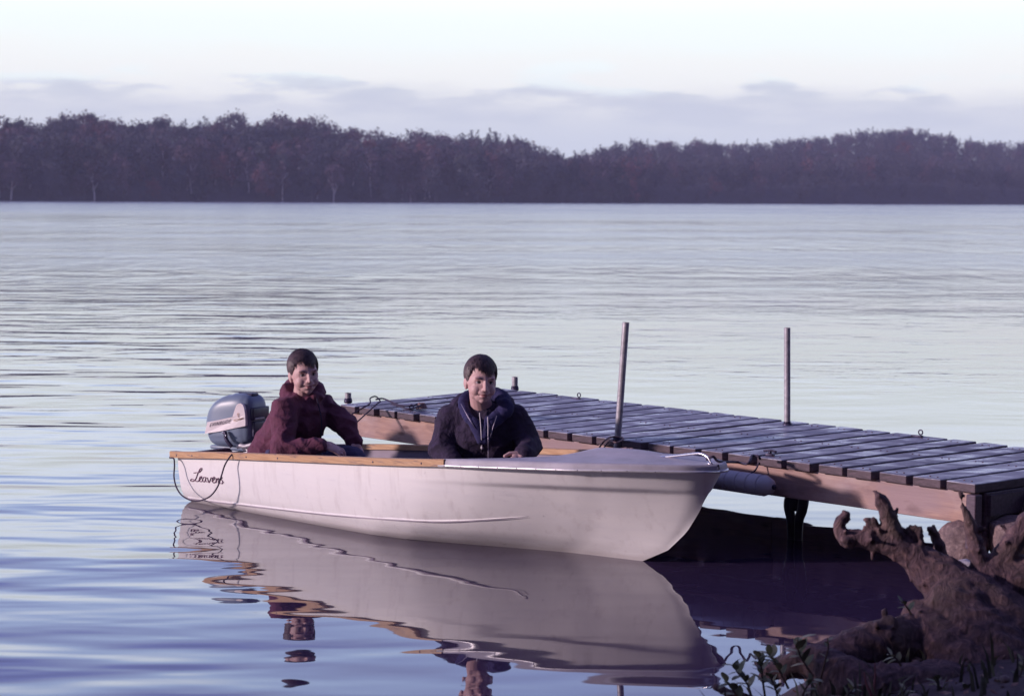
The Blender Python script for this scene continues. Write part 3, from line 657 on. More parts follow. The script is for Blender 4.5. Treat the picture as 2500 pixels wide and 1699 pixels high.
ff.append([a0 + j for j in range(nv)] + [nb, nb + 1, nb + 2, nb + 3] + [b0 + j for j in range(nv - 1, -1, -1)])
hull = pydata('hull', vv, ff, [M['white_paint'], M['inner_paint']], boat)
bm = bmesh.new(); bm.from_mesh(hull.data); bmesh.ops.remove_doubles(bm, verts=bm.verts, dist=.0006)
bmesh.ops.recalc_face_normals(bm, faces=bm.faces)
bm.to_mesh(hull.data); bm.free(); hull.data.shade_smooth()
tree_h_ = BVHTree.FromPolygons([Vector(p.co) for p in hull.data.vertices], [tuple(p.vertices) for p in hull.data.polygons])
mo = hull.modifiers.new('t', 'SOLIDIFY'); mo.thickness = .006; mo.offset = -1; mo.material_offset = 1; mo.material_offset_rim = 0
es = hull.modifiers.new('e', 'EDGE_SPLIT'); es.split_angle = rad(50)
Minv = (Matrix.Translation(BORG) @ Matrix.Rotation(-BA, 4, 'Z') @ Matrix.Rotation(HEEL, 4, 'X')).inverted(); Mb = Minv.inverted()
def on_hull(px, py, off=0.0):
    r = ray(px, py).normalized(); o = Minv @ EYE; d = (Minv.to_3x3() @ r)
    hit, n, i, t = tree_h_.ray_cast(o, d)
    if hit is None: return None
    if n.dot(d) > 0: n = -n
    return hit + n * off
# groove line of the chine: a thin raised strake on each side
def hull_side(u, v, side, off):
    s, b, z = hull_pt(u, v); s2, b2, z2 = hull_pt(u, v + .02); t = Vector((0, b2 - b, z2 - z)).normalized()
    return Vector((BL - s, side * (b + off * abs(t.z)), z - off * t.y))
for side in (-1, 1):
    pts = []
    for px, py in ((460, 1214), (520, 1222), (640, 1236), (800, 1254), (960, 1266), (1080, 1271), (1200, 1266), (1290, 1260)):
        q = on_hull(px, py)
        if q is not None: pts.append(Vector((q.x, side * abs(q.y), q.z)))
    bm = bmesh.new(); pp = catmull(pts, 5); tube(bm, [p + Vector((0, side * .001, 0)) for p in pp], [.0045 * min(1, (len(pp) - 1 - i) / 10 + .12) for i in range(len(pp))], 8); sr_ = obj('spray_rail', bm, M['white_paint'], boat)
    bm = bmesh.new(); tube(bm, [p + Vector((0, side * .0012, -.0055)) for p in pp], [.0032 * min(1, (len(pp) - 1 - i) / 12 + .1) for i in range(len(pp))], 6); obj('rail_shade', bm, M['shade_paint'], sr_)  # dark tube painted as the shade line under the rail
# inside: floor, thwarts
fl = [(BL - s, sd * max(.01, min(gb(s), float(np.interp(s, WS, WB))) - .05), .035) for s in (.9, 1.2, 1.6, 2.0, 2.4, 2.8, 3.2, 3.285) for sd in (-1, 1)]
pydata('floor', fl, [(i, i + 1, i + 3, i + 2) for i in range(0, len(fl) - 2, 2)], M['inner_paint'], boat, False)
for s, wd, z in ((1.62, .26, .135), (2.92, .30, .125)):
    bm = bmesh.new(); box(bm, (BL - s, 0, z - .012), (wd, 2 * min(gb(s) - .05, .5), .024), bev=.004); obj('seat', bm, M['inner_paint'], boat, False)
    bm = bmesh.new(); box(bm, (BL - s, 0, (z - .03 + .035) / 2 + .006), (wd * .7, .12, z - .06)); obj('seat_support', bm, M['inner_paint'], boat, False)
# wooden gunwales
for side in (-1, 1):
    ss = list(np.linspace(1.165, 3.335, 34)); rows = []
    for s in ss:
        b = gb(min(s, 3.3)); h = sheer(min(s, 3.3)) + .006
        rows.append([Vector((BL - s, side * (b + dy), h + dz)) for dy, dz in ((.016, -.034), (.018, -.004), (.013, 0), (-.028, 0), (-.032, -.004), (-.032, -.030))])
    bm = bmesh.new(); R_ = [[bm.verts.new(q) for q in r] for r in rows]
    for a, b in zip(R_, R_[1:]):
        for i in range(6): bm.faces.new((a[i], a[(i + 1) % 6], b[(i + 1) % 6], b[i]))
    bm.faces.new(R_[0]); bm.faces.new(R_[-1][::-1]); bmesh.ops.recalc_face_normals(bm, faces=bm.faces)
    g = obj('gunwale', bm, M['gunwale_wood'], boat, False)
    for s in (1.3, 1.62, 2.35, 2.62, 3.12, 3.27):
        bm = bmesh.new(); ball(bm, (BL - s, side * (gb(s) + .0165), sheer(s) - .014), (.005, .003, .005)); obj('screw', bm, M['dark_steel'], g)
# foredeck with a raised crown and a swept aft edge
def edge_s(k): return .74 + .44 * abs(k) ** 2.2
def deck_pt(sv, k):
    e = edge_s(k); s = sv * e; b = gb(s); t = k * (b + .004)
    cr_ = .034 * math.exp(-(abs(k - .08) / .36) ** 2) * sm(.1, .6, s) + .010 * (1 - k * k) * sm(0, .3, s)
    return Vector((BL - s, t, sheer(s) + .007 + cr_))
NS, NK = 28, 33
vv = [deck_pt(i / NS, -1 + 2 * j / (NK - 1)) for i in range(NS + 1) for j in range(NK)]; ff = [(i * NK + j, i * NK + j + 1, (i + 1) * NK + j + 1, (i + 1) * NK + j) for i in range(NS) for j in range(NK - 1)]
# rolled edge down to the rail, and a lip on the aft edge
for side, j in ((-1, 0), (1, NK - 1)):
    base = len(vv)
    for i in range(NS + 1):
        p = vv[i * NK + j]; vv.append(p + Vector((0, side * .006, -.010)))
    for i in range(NS + 1): vv.append(vv[base + i] + Vector((0, side * .001, -.020)))
    for i in range(NS):
        ff.append((i * NK + j, base + i, base + i + 1, (i + 1) * NK + j)); ff.append((base + i, base + NS + 1 + i, base + NS + 2 + i, base + i + 1))
lip = len(vv)
for j in range(NK): vv.append(vv[NS * NK + j] + Vector((0, 0, -.03)))
for j in range(NK - 1): ff.append((NS * NK + j, NS * NK + j + 1, lip + j + 1, lip + j))
dkb = pydata('foredeck', vv, ff, M['deck_paint'], boat); bm = bmesh.new(); bm.from_mesh(dkb.data); bmesh.ops.recalc_face_normals(bm, faces=bm.faces); bm.to_mesh(dkb.data); bm.free(); dkb.data.shade_smooth()
for side in (-1, 1):
    bm = bmesh.new(); pts = [Vector((BL - s, side * (gb(s) + .011), sheer(s) - .024)) for s in list(np.linspace(1.20, .12, 24)) + [.06, .02, .0]]
    pts[-1] = Vector((BL + .008, 0, sheer(0) - .024)); tube(bm, pts, .0065, 8); rl = obj('rub_rail', bm, M['rail_metal'], boat)
    for s in (1.16, 1.06, .96, .86, .76, .66, .56, .46, .36, .26, .16):
        bm = bmesh.new(); ball(bm, (BL - s, side * (gb(s) + .0172), sheer(s) - .024), .0024, u=8, v=6); obj('screw', bm, M['dark_steel'], rl)
# chrome bow handle and bow cap
hp = [bw(.30, 0, .489), bw(.26, 0, .494), bw(.16, 0, .512), bw(.09, 0, .523), bw(.045, 0, .512), bw(.02, 0, .484)]
bh = tube_obj('bow_handle', [Minv @ p for p in hp], [.005, .0055, .006, .006, .006, .0055], M['chrome'], boat)
for q_, r_ in ((bw(.03, 0, .484), (.018, .011, .005)), (bw(.30, 0, .488), (.022, .012, .005))):
    bm = bmesh.new(); ball(bm, Minv @ q_, r_); obj('handle_foot', bm, M['chrome'], bh)
# lettering on the quarter: raised script strokes
STR = [[(478, 478), (515, 470), (560, 468), (603, 425), (598, 400), (572, 420), (538, 490), (512, 560), (482, 597), (440, 607), (426, 592), (442, 572), (482, 585), (522, 610), (550, 602)],
       [(548, 600), (590, 560), (602, 537), (582, 533), (563, 572), (575, 612), (612, 604)], [(662, 548), (632, 545), (614, 585), (630, 617), (656, 595), (668, 545), (660, 602), (684, 615)],
       [(690, 548), (704, 600), (715, 627), (740, 580), (750, 550), (768, 562)], [(763, 607), (802, 568), (806, 543), (785, 545), (769, 587), (785, 632), (822, 615)],
       [(832, 560), (824, 632), (832, 600), (857, 560), (872, 572), (864, 635), (884, 630)], [(925, 545), (905, 575), (932, 610), (924, 642), (896, 640)], [(944, 620), (946, 632)]]
bm = bmesh.new()
for st in STR:
    pts = [on_hull(400 + x / 6.456, 1080 + y / 6.456, .003) for x, y in st]
    tube(bm, catmull(pts, 4), .0024, 6)
obj('name_lettering', bm, M['ink_mauve'], boat)
prof = [(-.515, .250), (-.23, .268), (-.17, .210), (.17, .210), (.23, .268), (.515, .250)]      # dark wooden board inside the transom
vv = [(x, y, z) for x in (.026, .060) for y, z in prof] + [(x, y * .86, .04) for x in (.026, .060) for y, z in prof]; n = 6; ff = []
for i in range(n - 1):
    ff += [(i, i + 1, n + i + 1, n + i), (i, 2 * n + i, 2 * n + i + 1, i + 1), (n + i, n + i + 1, 3 * n + i + 1, 3 * n + i)]
tb = pydata('transom_board', vv, ff, M['dark_wood'], boat, False); bm = bmesh.new(); bm.from_mesh(tb.data); bmesh.ops.recalc_face_normals(bm, faces=bm.faces); bm.to_mesh(tb.data); bm.free()
# ------------------------------------------------------------------ outboard motor
MA = rad(30); mf = Vector((math.cos(MA), -math.sin(MA), 0)); ms = Vector((-math.sin(MA), -math.cos(MA), 0))
MO = bw(3.47, 0, 0)
motor = empty('outboard_motor', MO, -MA); tag(motor, 'blue grey outboard motor with white name band clamped on the boat stern', 'outboard motor')
MM = (Matrix.Translation(MO) @ Matrix.Rotation(-MA, 4, 'Z')); MMi = MM.inverted()     # local x forward, local y away from the viewer, z up
def sgn(a, p): return math.copysign(abs(a) ** p, a)
bm = bmesh.new(); rows = []
for i in range(41):
    ph = -PI / 2 + PI * i / 40; row = []
    for j in range(64):
        th = 2 * PI * j / 64; e1, e2 = .50, .52
        x = sgn(math.cos(ph), e1) * sgn(math.cos(th), e2); y = sgn(math.cos(ph), e1) * sgn(math.sin(th), e2); z = sgn(math.sin(ph), e1)
        X_ = x * .165; Z_ = z * .148 + .400
        if x < 0: Z_ -= .050 * x * x * max(0, z) ; X_ += .028 * max(0, z) + .012 * max(0, -z)
        Y_ = y * .105 * (1 + .04 * z); Z_ += .012 * x
        gr = 1 - .030 * math.exp(-((x - .70) / .05) ** 2) * (abs(z) < .93) - .02 * math.exp(-((z + .66) / .05) ** 2) * (x < .7)      # moulded grooves
        row.append(bm.verts.new((X_, Y_ * gr, Z_)))
    rows.append(row)
for a, b in zip(rows, rows[1:]):
    for j in range(64): bm.faces.new((a[j], a[(j + 1) % 64], b[(j + 1) % 64], b[j]))
bmesh.ops.remove_doubles(bm, verts=bm.verts, dist=.0008); bmesh.ops.recalc_face_normals(bm, faces=bm.faces)
cowl = obj('cowl', bm, M['motor_blue'], motor)
bm = bmesh.new(); box(bm, (.164, 0, .445), (.022, .15, .07), bev=.006); box(bm, (.166, 0, .36), (.02, .13, .085), bev=.006); obj('front_panel', bm, M['motor_dark'], motor)
bm = bmesh.new(); box(bm, (.178, -.02, .418), (.006, .085, .010), bev=.002); obj('trim_strip', bm, M['galvanised'], motor)
bm = bmesh.new(); box(bm, (.085, 0, .546), (.10, .06, .016), bev=.006); obj('top_handle', bm, M['motor_dark'], motor)
bm = bmesh.new(); box(bm, (-.02, 0, .243), (.24, .12, .02), bev=.006); box(bm, (.03, 0, .2), (.12, .09, .1), bev=.02); obj('lower_pan', bm, M['motor_blue'], motor)
# white band with the fin, standing proud of the side
EP = MO + ms * .112; zs = 7.895
poly = [(150, 935), (165, 905), (205, 712), (335, 690), (690, 612), (712, 540), (742, 450), (768, 385), (800, 358), (848, 350), (884, 378), (908, 450), (925, 570), (932, 700), (930, 788), (700, 835), (450, 890)]
PP = [MMi @ onplane(480 + x / zs, 940 + y / zs, EP, ms) for x, y in poly]
def curve_y(p):  # follow the rounding of the cowl at its ends
    return p + Vector((0, .030 * max(0, abs(p.x - .0) / .165 - .55) ** 2, 0))
bm = bmesh.new(); fr = [bm.verts.new(curve_y(p)) for p in PP]; bk = [bm.verts.new(curve_y(p) + Vector((0, .020, 0))) for p in PP]; n = len(PP)
bm.faces.new(fr); bm.faces.new(bk[::-1])
for i in range(n): bm.faces.new((fr[i], bk[i], bk[(i + 1) % n], fr[(i + 1) % n]))
bmesh.ops.triangulate(bm, faces=[f for f in bm.faces if len(f.verts) > 4]); bmesh.ops.recalc_face_normals(bm, faces=bm.faces); emb = obj('name_band', bm, M['emblem_white'], motor, False)
fc = bpy.data.curves.new('lettering', 'FONT'); fc.body = 'EVINRUDE'; fc.shear = .28; fc.extrude = .0004; fc.size = 1; fc.space_character = 1.25; fc.offset = .0
fo_ = bpy.data.objects.new('lettering', fc); COL.objects.link(fo_); dg = bpy.context.evaluated_depsgraph_get(); dg.update()
tm = bpy.data.meshes.new_from_object(fo_.evaluated_get(dg)); bpy.data.objects.remove(fo_)
a = verts_np(tm); a[:, :2] -= a[:, :2].min(0); W_, H_ = a[:, 0].max(), a[:, 1].max()
p00, p10, p01 = [MMi @ onplane(480 + x / zs, 940 + y / zs, EP, ms) for x, y in ((248, 805), (655, 725), (262, 735))]
P_ = [p00 + (p10 - p00) * (q[0] / W_) + (p01 - p00) * (q[1] / H_) + Vector((0, -.0008 - q[2], 0)) for q in a]; set_np(tm, np.array([curve_y(p) for p in P_]))
link('lettering', tm, M['ink'], emb, False)
bm = bmesh.new()                                                               # small torch mark and rule on the fin
for st in ([(785, 545), (805, 630), (815, 545), (790, 540)], [(710, 685), (760, 690), (900, 640)], [(715, 672), (780, 655), (900, 632)]):
    tube(bm, [(MMi @ onplane(480 + x / zs, 940 + y / zs, EP, ms)) + Vector((0, -.001, 0)) for x, y in st], .0012, 5)
obj('mark', bm, M['gunwale_wood'], emb)
def mp_(x, y, off=.0): return MMi @ onplane(480 + x / zs, 940 + y / zs, EP + ms * off, ms)
bm = bmesh.new(); tube(bm, catmull([mp_(545, 900, .012), mp_(560, 960, .014), mp_(560, 1010, .012), mp_(600, 1090, .012), mp_(680, 1190, .005)], 5), [.011] * 21, 8); ball(bm, mp_(540, 915, .012), .012); la = obj('latch', bm, M['dark_steel'], motor)
bm = bmesh.new(); ball(bm, mp_(510, 915, .018), .005); ball(bm, mp_(560, 965, .024), .005); obj('latch_pin', bm, M['chrome'], la)
bm = bmesh.new(); tube(bm, catmull([mp_(790, 1190, -.03), mp_(860, 1165, -.03), mp_(940, 1180, -.03), mp_(1080, 1145, -.03), mp_(1130, 1140, -.04), mp_(1230, 1190, -.05)], 5), .013, 10); obj('carry_handle', bm, M['galvanised'], motor)
bm = bmesh.new(); box(bm, (.125, .0, .19), (.07, .14, .15), bev=.015)
tube(bm, [mp_(1000, 1350, -.02), mp_(1100, 1260, -.02), mp_(1160, 1220, -.02)], [.014, .012, .010], 8); tube(bm, [mp_(1190, 1360, -.02), mp_(1175, 1260, -.02), mp_(1150, 1215, -.02)], .010, 8)
obj('clamp_bracket', bm, M['galvanised'], motor)
bm = bmesh.new(); tube(bm, [(.02, 0, .22), (.0, 0, .05), (-.02, 0, -.25)], [.055, .05, .04], 12); obj('drive_leg', bm, M['motor_blue'], motor)
bm = bmesh.new(); tube(bm, catmull([(.15, .02, .27), (.27, .04, .285), (.42, .06, .29)], 4), [.014, .012, .016], 10); obj('tiller', bm, M['motor_dark'], motor)

# ------------------------------------------------------------------ ropes
def rope(name, pts, r, mat, label, n=6, cat='rope'): return tag(tube_obj(name, pts, r, M[mat], None, 7, n), label, cat)
HU = Mb.to_3x3()
def hpx(px, py, off): return Mb @ on_hull(px, py, off)
def side_px(px, py, t): return onplane(px, py, bw(2.9, t, 0), BN)
lp = [side_px(560, 1110, -.52) + Vector((0, 0, .008)), side_px(572, 1109, -.545) + Vector((0, 0, .010)), side_px(562, 1114, -.585), side_px(549, 1135, -.60), side_px(540, 1163, -.615), side_px(530, 1190, -.62), side_px(510, 1213, -.62), side_px(478, 1223, -.61), side_px(448, 1212, -.60), side_px(432, 1192, -.585), side_px(425, 1165, -.575), side_px(426, 1135, -.565), side_px(424, 1119, -.55), bw(3.335, -.545, .245), bw(3.345, -.50, .262)]
rope('stern_cable', [bw(3.25, -.10, .25), bw(3.1, -.40, .272)] + lp, .0042, 'rope_dark', 'dark loop of cable drooping over the white stern quarter')
zc = .452; rope('stern_line', [onplane(840, 1022, bw(2.4, .52, 0), BN), onz(885, 996, zc - .01), onz(903, 985, zc + .01), onz(904, 972, zc + .03), onz(918, 968, zc + .03), onz(928, 980, zc + .015), onz(918, 988, zc + .004), onplane(858, 1043, bw(2.4, .52, 0), BN)], .0042, 'rope_dark', 'dark line from the boat looped round the outer dock ring')
rope('dock_rope', [onz(918, 975, zc + .025), onz(935, 973, zc + .02), onz(958, 982, zc + .012), onz(980, 990, zc + .007), onz(1005, 991, zc + .007), onz(1020, 986, zc + .007), onz(1026, 990, zc + .01), onz(1000, 998, zc + .007), onz(975, 992, zc + .007), onz(955, 986, zc + .01)], .0048, 'rope_dark', 'slack dark rope lying in a bend on the outer dock planks')
cp = onz(1029, 999, .432)
bm = bmesh.new()
for i in range(5): tube(bm, [(math.cos(a) * (.050 - .006 * i), math.sin(a) * (.042 - .005 * i), .008 + .009 * i + .002 * math.sin(3 * a)) for a in np.linspace(0, 2 * PI, 17)], .007, 6, False)
o = obj('rope_coil', bm, M['rope_tan']); o.location = cp + Vector((0, 0, .002)); o.scale = (.62, .62, .7); tag(o, 'small heap of rope on the dock planks next to the boy in navy', 'rope coil')
c0 = onz(1835, 1124, .448); rope('bow_line', [bw(.05, 0, .50), bw(.02, .01, .515), onplane(1755, 1126, bw(.0, .1, 0), BN), onplane(1800, 1128, c0, DN), onz(1825, 1132, .45), c0 + Vector((0, 0, .02)), onz(1838, 1112, .46), onz(1850, 1113, .47), onz(1856, 1120, .455)], .006, 'rope_dark', 'dark mooring line from the chrome bow handle to the dock edge')
bm = bmesh.new(); box(bm, (0, 0, .006), (.04, .026, .012), bev=.003); tube(bm, catmull([(-.032, 0, .022), (-.010, 0, .026), (.010, 0, .026), (.032, 0, .021)], 4), .0055, 8); box(bm, (0, 0, .016), (.014, .014, .02))
o = obj('cleat', bm, M['dark_steel'], None); o.parent = dock; o.location = dk(3.34, .05, deck_z(3.34, .05)) - dock.location; o.rotation_euler = (0, 0, DROT + .3)
pz = deck_z(2.35, 0)
rope('pipe_lashing', [bw(.95, .47, .43), onplane(1466, 1100, dk(2.3, -.05, 0), DN), onz(1474, 1078, pz + .008), onz(1496, 1066, pz + .015), onz(1522, 1070, pz + .015), onz(1505, 1080, pz + .015), onz(1488, 1077, pz + .008), onplane(1478, 1098, dk(2.3, -.05, 0), DN), bw(.92, .48, .43)], .0045, 'rope_tan', 'thin tan cord tied round the foot of the leaning dock pipe')
# ================================================================== people
def head_parts(bm, H):
    """head, origin between the ears, face towards local -y; H places it"""
    def b(c, r, rot=None): ball(bm, c, r, H, 24, 16, rot)
    b((0, .016, .042), (.073, .090, .076)); b((0, -.018, .004), (.069, .071, .074)); b((0, -.024, -.030), (.064, .064, .060))
    b((0, -.042, -.060), (.042, .043, .035)); b((0, -.062, -.084), (.019, .019, .015))
    for s in (-1, 1):
        b((s * .033, -.054, -.034), (.029, .028, .030)); b((s * .030, -.075, .025), (.024, .011, .008)); b((s * .030, -.022, -.052), (.026, .040, .030))
        b((s * .0092, -.096, -.029), (.0076, .009, .0065))
        b((s * .0735, .010, -.006), (.0085, .017, .027), Matrix.Rotation(s * -.22, 3, 'Z') @ Matrix.Rotation(-.15, 3, 'X')); b((s * .071, .006, -.030), (.007, .010, .010))
    for t in np.linspace(0, 1, 7): b((0, -.086 - .018 * t, .010 - .040 * t), (.0068 + .0042 * t, .010, .0095))
    b((0, -.0865, -.0530), (.020, .011, .0055)); b((0, -.0840, -.0645), (.018, .011, .0062)); b((0, -.080, -.046), (.030, .013, .018))
def carve_head(me, H, smile=.0):
    v = verts_np(me); Hi = np.array(H.inverted()); p = v @ Hi[:3, :3].T + Hi[:3, 3]
    d = np.zeros_like(p); front = p[:, 1] < -.03
    for s in (-1, 1):
        q = p - np.array([s * .030, -.085, .003]); f = np.exp(-((q[:, 0] / .017) ** 2 + (q[:, 2] / .010) ** 2)) * front; d[:, 1] += .0100 * f
        q = p - np.array([s * .027, -.09, -.052]); f = np.exp(-((q[:, 0] / .006) ** 2 + ((q[:, 2]) / .014) ** 2)) * front; d[:, 1] += .0014 * f   # fold beside the mouth
    zl = -.0592 + smile * (np.abs(p[:, 0]) / .024) ** 2
    f = np.exp(-((p[:, 2] - zl) / .0028) ** 2) * (np.abs(p[:, 0]) < .026) * front; d[:, 1] += .0075 * f
    ok = (np.abs(p[:, 0]) < .1) & (p[:, 2] > -.12)
    p = p + d * ok[:, None]; Hm = np.array(H); set_np(me, p @ Hm[:3, :3].T + Hm[:3, 3])
    lipv = ok & front & (p[:, 1] < -.074) & (np.abs(p[:, 0]) < .023) & (np.abs(p[:, 2] + .0592) < .0098 * (1 - (np.abs(p[:, 0]) / .026) ** 2))
    n = len(me.polygons); st = np.empty(n, dtype=np.int32); me.polygons.foreach_get('loop_start', st); lv = np.empty(len(me.loops), dtype=np.int32); me.loops.foreach_get('vertex_index', lv)
    mi = np.minimum.reduceat(lipv[lv].astype(np.int32), st); me.polygons.foreach_set('material_index', mi.astype(np.int32))
def hand_parts(bm, wrist, knuck, up, side, curl=.5, L=.075):
    """palm from the wrist to the knuckles, four unequal bent fingers and a thumb on the side"""
    wrist, knuck = Vector(wrist), Vector(knuck); f = (knuck - wrist).normalized(); up = Vector(up); up = (up - f * up.dot(f)).normalized(); lat = f.cross(up).normalized() * side
    mid = wrist.lerp(knuck, .55); q = Matrix((lat, f, up)).transposed()
    ball(bm, mid, (.036, (knuck - wrist).length * .56, .014), None, 20, 12, q); cone(bm, wrist - f * .03, .023, wrist + f * .02, .023)
    for i, (ln, r) in enumerate(((.92, .0080), (1.0, .0083), (.94, .0080), (.74, .0070))):
        base = knuck + lat * (.027 - .0180 * i) - f * (.004 + .004 * abs(i - 1.2)); a = curl * (.7 + .12 * i); d1 = (f * math.cos(a * .5) - up * math.sin(a * .5) + lat * (.10 - .07 * i)).normalized(); d2 = (f * math.cos(a * 1.3) - up * math.sin(a * 1.3) + lat * (.06 - .05 * i)).normalized(); d3 = (f * math.cos(a * 1.9) - up * math.sin(a * 1.9)).normalized()
        p1 = base + d1 * L * ln * .47; p2 = p1 + d2 * L * ln * .32; p3 = p2 + d3 * L * ln * .24
        cone(bm, base - f * .02, r * 1.05, p1, r * .97, 10); cone(bm, p1, r * .97, p2, r * .9, 10); cone(bm, p2, r * .9, p3, r * .78, 10)
    tb = wrist + f * .022 + lat * .026; t1 = tb + (f * .6 + lat * .75 - up * .25).normalized() * .034; t2 = t1 + (f * .93 + lat * .25 - up * .25).normalized() * .030
    cone(bm, tb - f * .008, .0135, t1, .0105, 10); cone(bm, t1, .0105, t2, .0085, 10)
def hair_mesh(name, H, seed, fringe, parent):
    rg = random.Random(seed); Hr = Vector((.0775, .096, .086)); C0 = Vector((0, .016, .045))
    def line(th):  # lowest local z where hair grows, by direction round the head (th=0 is the face, + is viewer right)
        a = abs(th)
        if a < .95: return .060 + fringe(th)
        if a < 1.25: return .060 + (a - .95) / .30 * (-.040 - .060) * .62
        if a < 1.75: return -.002 + (a - 1.25) * .10 if a < 1.55 else .028 - (a - 1.55) * .26
        return -.024 - .05 * min(1, a - 1.75)
    bm = bmesh.new(); bmesh.ops.create_icosphere(bm, subdivisions=5, radius=1)
    for q in bm.verts:
        d = q.co.copy(); nz = noise.fractal(d * 3.2 + Vector((seed, 0, 0)), 1, 2, 3); k = 1 + .075 * nz * (.4 + max(0, d.z)) - .03 * max(0, -d.z + .1) + .045 * max(0, d.z) + .022 * max(0, -d.y) * max(0, d.z + .35)
        q.co = C0 + Vector((d.x * Hr.x, d.y * Hr.y, d.z * Hr.z)) * k
    dead = [q for q in bm.verts if q.co.z < line(math.atan2(q.co.x, -(q.co.y - .0))) + .004 * noise.noise(q.co * 90)]
    bmesh.ops.delete(bm, geom=dead, context='VERTS')
    bmesh.ops.solidify(bm, geom=bm.faces[:], thickness=.010)
    def surf(d, k): return C0 + Vector((d.x * Hr.x, d.y * Hr.y, d.z * Hr.z)) * k
    for _ in range(2600):                                                    # locks combed down and forward over the cap
        th = rg.uniform(-PI, PI); ze = rg.uniform(-.5, .98); d = Vector((math.sin(th) * math.sqrt(1 - ze * ze), -math.cos(th) * math.sqrt(1 - ze * ze), ze))
        p = surf(d, 1.0)
        if p.z < line(th) + .006: continue
        flow = (Vector((.35 * (1 if seed % 2 else -.6), -.75, -.15)) * max(0, d.z) + Vector((0, -.12, -1)) * (1 - max(0, d.z) * .8) + Vector([rg.gauss(0, .16) for _ in range(3)]))
        pts = []; q = d.copy(); ln = rg.uniform(.16, .36)
        for i in range(4):
            pts.append(surf(q, 1.035 + .035 * max(0, q.z) + .022 * max(0, -q.y) * max(0, q.z + .35) + rg.uniform(0, .022) + (.008 if i == 3 else 0)))
            t = flow - q * flow.dot(q); q = (q + t.normalized() * ln / 3).normalized()
        w_ = rg.uniform(.0016, .0034); sd = (pts[-1] - pts[0]).cross(d).normalized() * w_; vs = []
        for i, pt in enumerate(pts):
            s = sd * (1 - (i / 3) ** 2 * .85); vs.append((bm.verts.new(pt - s), bm.verts.new(pt + s + d * .001)))
        for a, b in zip(vs, vs[1:]): bm.faces.new((a[0], a[1], b[1], b[0]))
    bmesh.ops.transform(bm, matrix=H, verts=bm.verts)
    return obj(name, bm, M['hair'], parent)
def face_bits(H, parent, body):
    for s in (-1, 1):
        bm = bmesh.new(); ball(bm, (s * .0300, -.0660, .0035), (.0135, .0115, .0090), H, 16, 10); e = obj('eye', bm, M['eye_white'], body)
        bm = bmesh.new(); ball(bm, (s * .0300 + .001, -.0748, .0030), (.0050, .0035, .0052), H, 12, 8); obj('iris', bm, M['iris'], body)
        bm = bmesh.new(); tube(bm, [H @ Vector((s * .030 + x, -.0785 + 14 * x * x, .0105 - 26 * x * x)) for x in (-.015, -.008, 0, .008, .015)], [.0010, .0020, .0024, .0020, .0010], 6); obj('eyelid', bm, M['brow'], body)
        bm = bmesh.new(); tube(bm, [H @ Vector((s * (.030 + x), -.0905 + 10 * x * x + (.010 * (x > .012)), .0225 + .10 * x - 7 * x * x)) for x in (-.017, -.009, 0, .009, .018)], [.0014, .0022, .0023, .0018, .0009], 6); obj('eyebrow', bm, M['brow'], body)
def cloth(name, bm, voxel, mat, parent, amp, seed, iters=4):
    me = fuse(name, bm, voxel, iters, .5); v = verts_np(me); n = norms_np(me); d = []
    for p in v:   # soft creases, sharper than plain noise
        q = Vector((p[0] * 9 + seed, p[1] * 9, p[2] * 13)); a = 2 * (1 - abs(noise.noise(q + Vector((0, 0, q.x * .4)))) * 1.5) ** 2 - 1.1; b = 1 - abs(noise.noise(q * 2.3 + Vector((5, 1, 2)))) * 2.2
        d.append(a * .65 + b * .35)
    set_np(me, v + n * (np.array(d) * amp)[:, None]); return link(name, me, mat, parent)

# ---- boy in maroon, on the stern seat, turned to the bow
O1 = Vector((atd(745, 900, 10.9).x, 10.9, 0))
p1 = empty('person', O1); tag(p1, 'boy in a maroon hooded jacket and jeans sitting by the outboard motor', 'person')
H1 = Matrix.Translation((-.004, -.03, .700)) @ Matrix.Rotation(rad(23), 4, 'Z') @ Matrix.Rotation(rad(-1), 4, 'X') @ Matrix.Rotation(rad(-3), 4, 'Y') @ Matrix.Scale(1.0, 4)
f1 = Vector((.80, -.60, 0)); r1 = Vector((-.60, -.80, 0))
neck = Vector((-.015, .015, .585)); chest = Vector((-.035, .035, .455)); pel = Vector((-.165, .125, .215))
shR = neck + r1 * .145 + Vector((0, 0, -.070)); shL = neck - r1 * .145 + Vector((.0, 0, -.070))
elR = Vector((-.100, -.215, .318)); wrR = Vector((.118, -.235, .348)); knR = Vector((.196, -.222, .322))
elL = Vector((.215, .030, .425)); wrL = Vector((.272, -.020, .330)); knL = Vector((.300, -.055, .268))
hpR, hpL = pel + r1 * .085, pel - r1 * .085; kneeR = Vector((.050, -.190, .268)); kneeL = Vector((.262, -.105, .262)); ankR = Vector((.10, -.20, .09)); ankL = Vector((.30, -.13, .09))
def body_mesh(H, neck, chest, pel, sh, el, wr, kn, hp, knee, ank, hands, smile):
    bm = bmesh.new(); head_parts(bm, H)
    cone(bm, H @ Vector((0, .022, -.055)), .047, neck + Vector((0, 0, -.02)), .055); cone(bm, neck + Vector((0, 0, -.03)), .06, chest, .10); cone(bm, chest, .105, pel, .105)
    for i in (0, 1):
        cone(bm, neck + Vector((0, 0, -.05)), .05, sh[i], .048); cone(bm, sh[i], .046, el[i], .034); cone(bm, el[i], .034, wr[i], .022)
        cone(bm, hp[i], .075, knee[i], .048); cone(bm, knee[i], .048, ank[i], .033); u, sd, cl = hands[i]; hand_parts(bm, wr[i], kn[i], u, sd, cl)
    me = fuse('body', bm, .0034, 2, .45); carve_head(me, H, smile); return me
